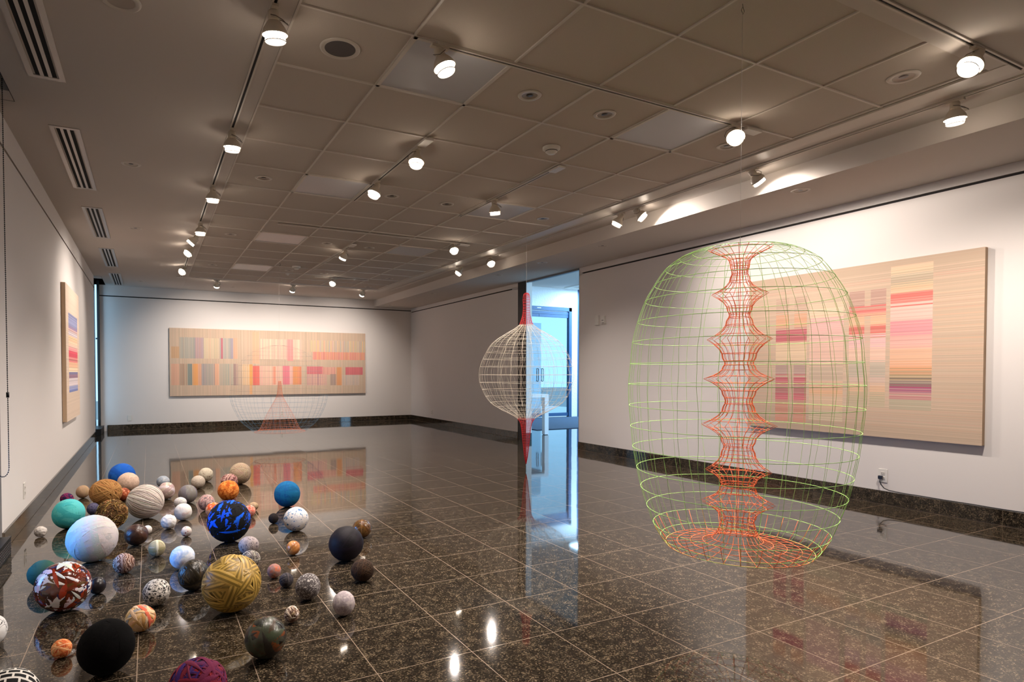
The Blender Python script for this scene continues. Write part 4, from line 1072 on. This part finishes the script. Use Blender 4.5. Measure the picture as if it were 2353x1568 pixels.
ball(40, 'large glossy ball of white, red, brown and navy strips', 'ribbon', [(226, 222, 224), (106, 40, 22), (150, 50, 26), (84, 58, 24), (40, 38, 84), (226, 222, 224), (96, 46, 28), (226, 222, 224), (74, 48, 24), (60, 34, 26), (48, 42, 80)], GLOSSY, n=240, wd=.10, th=.016, arc=(.08, .2), base=(84, 36, 24), jit=.06)
ball(41, 'small shiny black ball beside the glossy multicoloured ball', 'cloth', [(20, 16, 22), (26, 20, 26)], SATIN, n=18, wd=.3)
ball(42, 'ball with black squiggles on white', 'lump', [(0, 0, 0)], print_mat('squiggle_print', 'noise', [(0, (16, 15, 18)), (.40, (228, 222, 214)), (.455, (16, 15, 18)), (.51, (228, 222, 214)), (.585, (16, 15, 18)), (.63, (228, 222, 214))], 100, .75, .6, 0.), amp=.03)
ball(43, 'cream ball printed with orange swirls touching the large black ball', 'ribbon', [(226, 190, 146), (206, 160, 96), (218, 204, 184), (160, 160, 160), (222, 110, 80), (228, 198, 160), (214, 174, 116)], n=60, wd=.12, th=.05, arc=(.12, .5))
ball(44, 'large matte black cloth ball', 'cloth', [(9, 8, 9), (11, 10, 11), (8, 7, 8)], attr_mat('matte_black_cloth', .95, .2, 160, .1), n=16, wd=.4, th=.03)
ball(45, 'small orange and tan ball beside the large matte black ball', 'ribbon', [(206, 112, 60), (222, 150, 92), (190, 84, 44), (226, 178, 130)], n=60, wd=.09, th=.06)
ball(46, 'white ball with black scribbles cut by the left edge', 'lump', [(0, 0, 0)], print_mat('scribble_print', 'noise', [(0, (226, 224, 222)), (.55, (40, 38, 40)), (.585, (226, 224, 222)), (.66, (40, 38, 40)), (.69, (226, 224, 222))], 22, .7, 1.5), amp=.02)
ball(47, 'black and white maze-patterned ball at the bottom corner', 'lump', [(0, 0, 0)], print_mat('maze_print', 'brick', [(0, (12, 12, 13)), (.5, (226, 222, 214))], 13), amp=.02)
ball(48, 'purple and crimson fabric ball at the bottom edge', 'ribbon', [(112, 24, 44), (86, 22, 66), (54, 26, 92), (132, 30, 40), (100, 26, 58)], n=130, wd=.08, th=.07, arc=(.15, .6), base=(30, 12, 40))
ball(49, 'smooth teal blue ball standing apart on the open floor', 'cloth', [(10, 92, 142), (12, 98, 148), (8, 86, 136)], n=14, wd=.5, th=.015)
ball(50, 'tiny black ball next to the blue-flecked white ball', 'yarn', [(30, 24, 22), (24, 19, 18)], n=70, wd=.06)
ball(51, 'white ball with blue flecks in front of the teal ball', 'lump', [(0, 0, 0)], print_mat('blue_flecks', 'noise', [(0, (30, 96, 156)), (.375, (110, 152, 192)), (.395, (218, 214, 212))], 46, .7, 1.0, 3.), amp=.02)
ball(52, 'small coppery satin ball', 'cloth', [(176, 112, 56), (196, 132, 72), (158, 96, 46)], SATIN, n=18, wd=.3, th=.05)
ball(53, 'large dark aubergine ball', 'cloth', [(17, 12, 18), (22, 16, 24), (14, 10, 15)], attr_mat('dark_satin', .6, .1, 120, .2), n=24, wd=.3, th=.03)
ball(54, 'shiny brown taped ball behind the dark aubergine ball', 'ribbon', [(96, 66, 32), (110, 78, 40), (82, 54, 26)], GLOSSY, n=46, wd=.12, th=.07, base=(50, 32, 16))
ball(55, 'dark brown mottled ball in front of the dark aubergine ball', 'yarn', [(52, 36, 24), (44, 30, 20), (66, 46, 30)], n=110, wd=.05)
ball(56, 'small dusty pink and grey ball', 'lump', [(0, 0, 0)], print_mat('dusty_pink', 'noise', [(0, (108, 86, 84)), (.45, (148, 112, 104)), (.6, (186, 104, 76))], 36, .8, 1., 3., False), amp=.03)
ball(57, 'small charcoal ball against the white-flecked grey ball', 'ribbon', [(58, 54, 58), (74, 68, 72), (44, 40, 46)], n=36, wd=.12)
ball(58, 'grey ball with white dashes', 'lump', [(0, 0, 0)], print_mat('white_dashes', 'noise', [(0, (84, 78, 78)), (.5, (96, 90, 90)), (.615, (220, 214, 208)), (.68, (90, 84, 84))], 44, .8, 2.5, 0.), amp=.02)
ball(59, 'lavender grey ball nearest the open floor', 'lump', [(0, 0, 0)], print_mat('lavender_grey', 'noise', [(0, (128, 118, 126)), (.45, (160, 148, 152)), (.6, (186, 174, 172))], 50, .85, 1.5, 4., False), amp=.03)
ball(60, 'small crumpled brown and white ball', 'ribbon', [(150, 122, 102), (206, 186, 166), (98, 74, 60), (222, 206, 190)], n=120, wd=.10, th=.14, arc=(.08, .25), base=(110, 86, 70))
ball(61, 'dark olive patchwork ball with rust seams', 'ribbon', [(52, 50, 38), (72, 56, 38), (40, 38, 32), (122, 66, 28), (66, 70, 54), (48, 42, 36)], SATIN, n=46, wd=.17, th=.04, arc=(.3, 1.), base=(30, 28, 24))

# ------------------------------------------------------------------ daylight and added lobby fill light
W = bpy.data.worlds.new('sky_light'); S.world = W; W.use_nodes = True
bg = W.node_tree.nodes['Background']
bg.inputs['Color'].default_value = (.42, .73, 1.0, 1); bg.inputs['Strength'].default_value = 2.8
def area(loc, rot, sx, sy, e, col=(.40, .70, 1.0), spread=180):
    d = bpy.data.lights.new('window_daylight', 'AREA'); d.shape = 'RECTANGLE'; d.size = sx; d.size_y = sy; d.energy = e; d.color = col; d.spread = math.radians(spread)
    o = bpy.data.objects.new('window_daylight', d); COL.objects.link(o); o.location = loc; o.rotation_euler = rot
    return o
area((9.2, 5.36, 1.75), (PI / 2, 0, 0), 6.2, 3.2, 420)
area((11.0, 11.6, 3.36), (0, 0, 0), 2.4, 2.4, 760)  # fill light added under the lobby ceiling to brighten the door wall
sbox('window_5', [(9.7, 12.3, 10.3, 10.38, 3.37, 3.41), (9.7, 12.3, 12.82, 12.9, 3.37, 3.41), (9.7, 9.78, 10.38, 12.82, 3.37, 3.41), (12.22, 12.3, 10.38, 12.82, 3.37, 3.41)], PLAST, 'white frame of the lobby skylight', 'window')  # unseen frame added around that fill light
area((XL - .185, 4.15, .48), (0, -PI / 2 + .22, 0), .62, 1.1, 15, (.10, .38, 1.0), 80)
area((-.965, 13.86, 1.5), (0, -PI / 2, PI / 4), 2.6, .08, 7)

# ------------------------------------------------------------------ camera and view
cd = bpy.data.cameras.new('camera'); cam = bpy.data.objects.new('camera', cd); COL.objects.link(cam)
cam.location = (0, 0, EYE); cam.rotation_euler = (PI / 2 + PITCH, 0, -YAW)
cd.sensor_width = 36; cd.lens = 1393.457 / 2353 * 36
cd.shift_x = (1176.5 - 1053.2) / 2353; cd.shift_y = (886.4 - 784) / 2353
cd.clip_start = .05
S.camera = cam
S.view_settings.view_transform = 'Standard'; S.view_settings.look = 'None'
S.view_settings.exposure = -0.72; S.view_settings.gamma = 1.0
S.view_settings.use_curve_mapping = False
S.cycles.max_bounces = 10; S.cycles.diffuse_bounces = 5; S.cycles.glossy_bounces = 5; S.cycles.transparent_max_bounces = 16
S.cycles.caustics_reflective = False; S.cycles.caustics_refractive = False
S.cycles.sample_clamp_indirect = 4.0
S.cycles.use_denoising = True
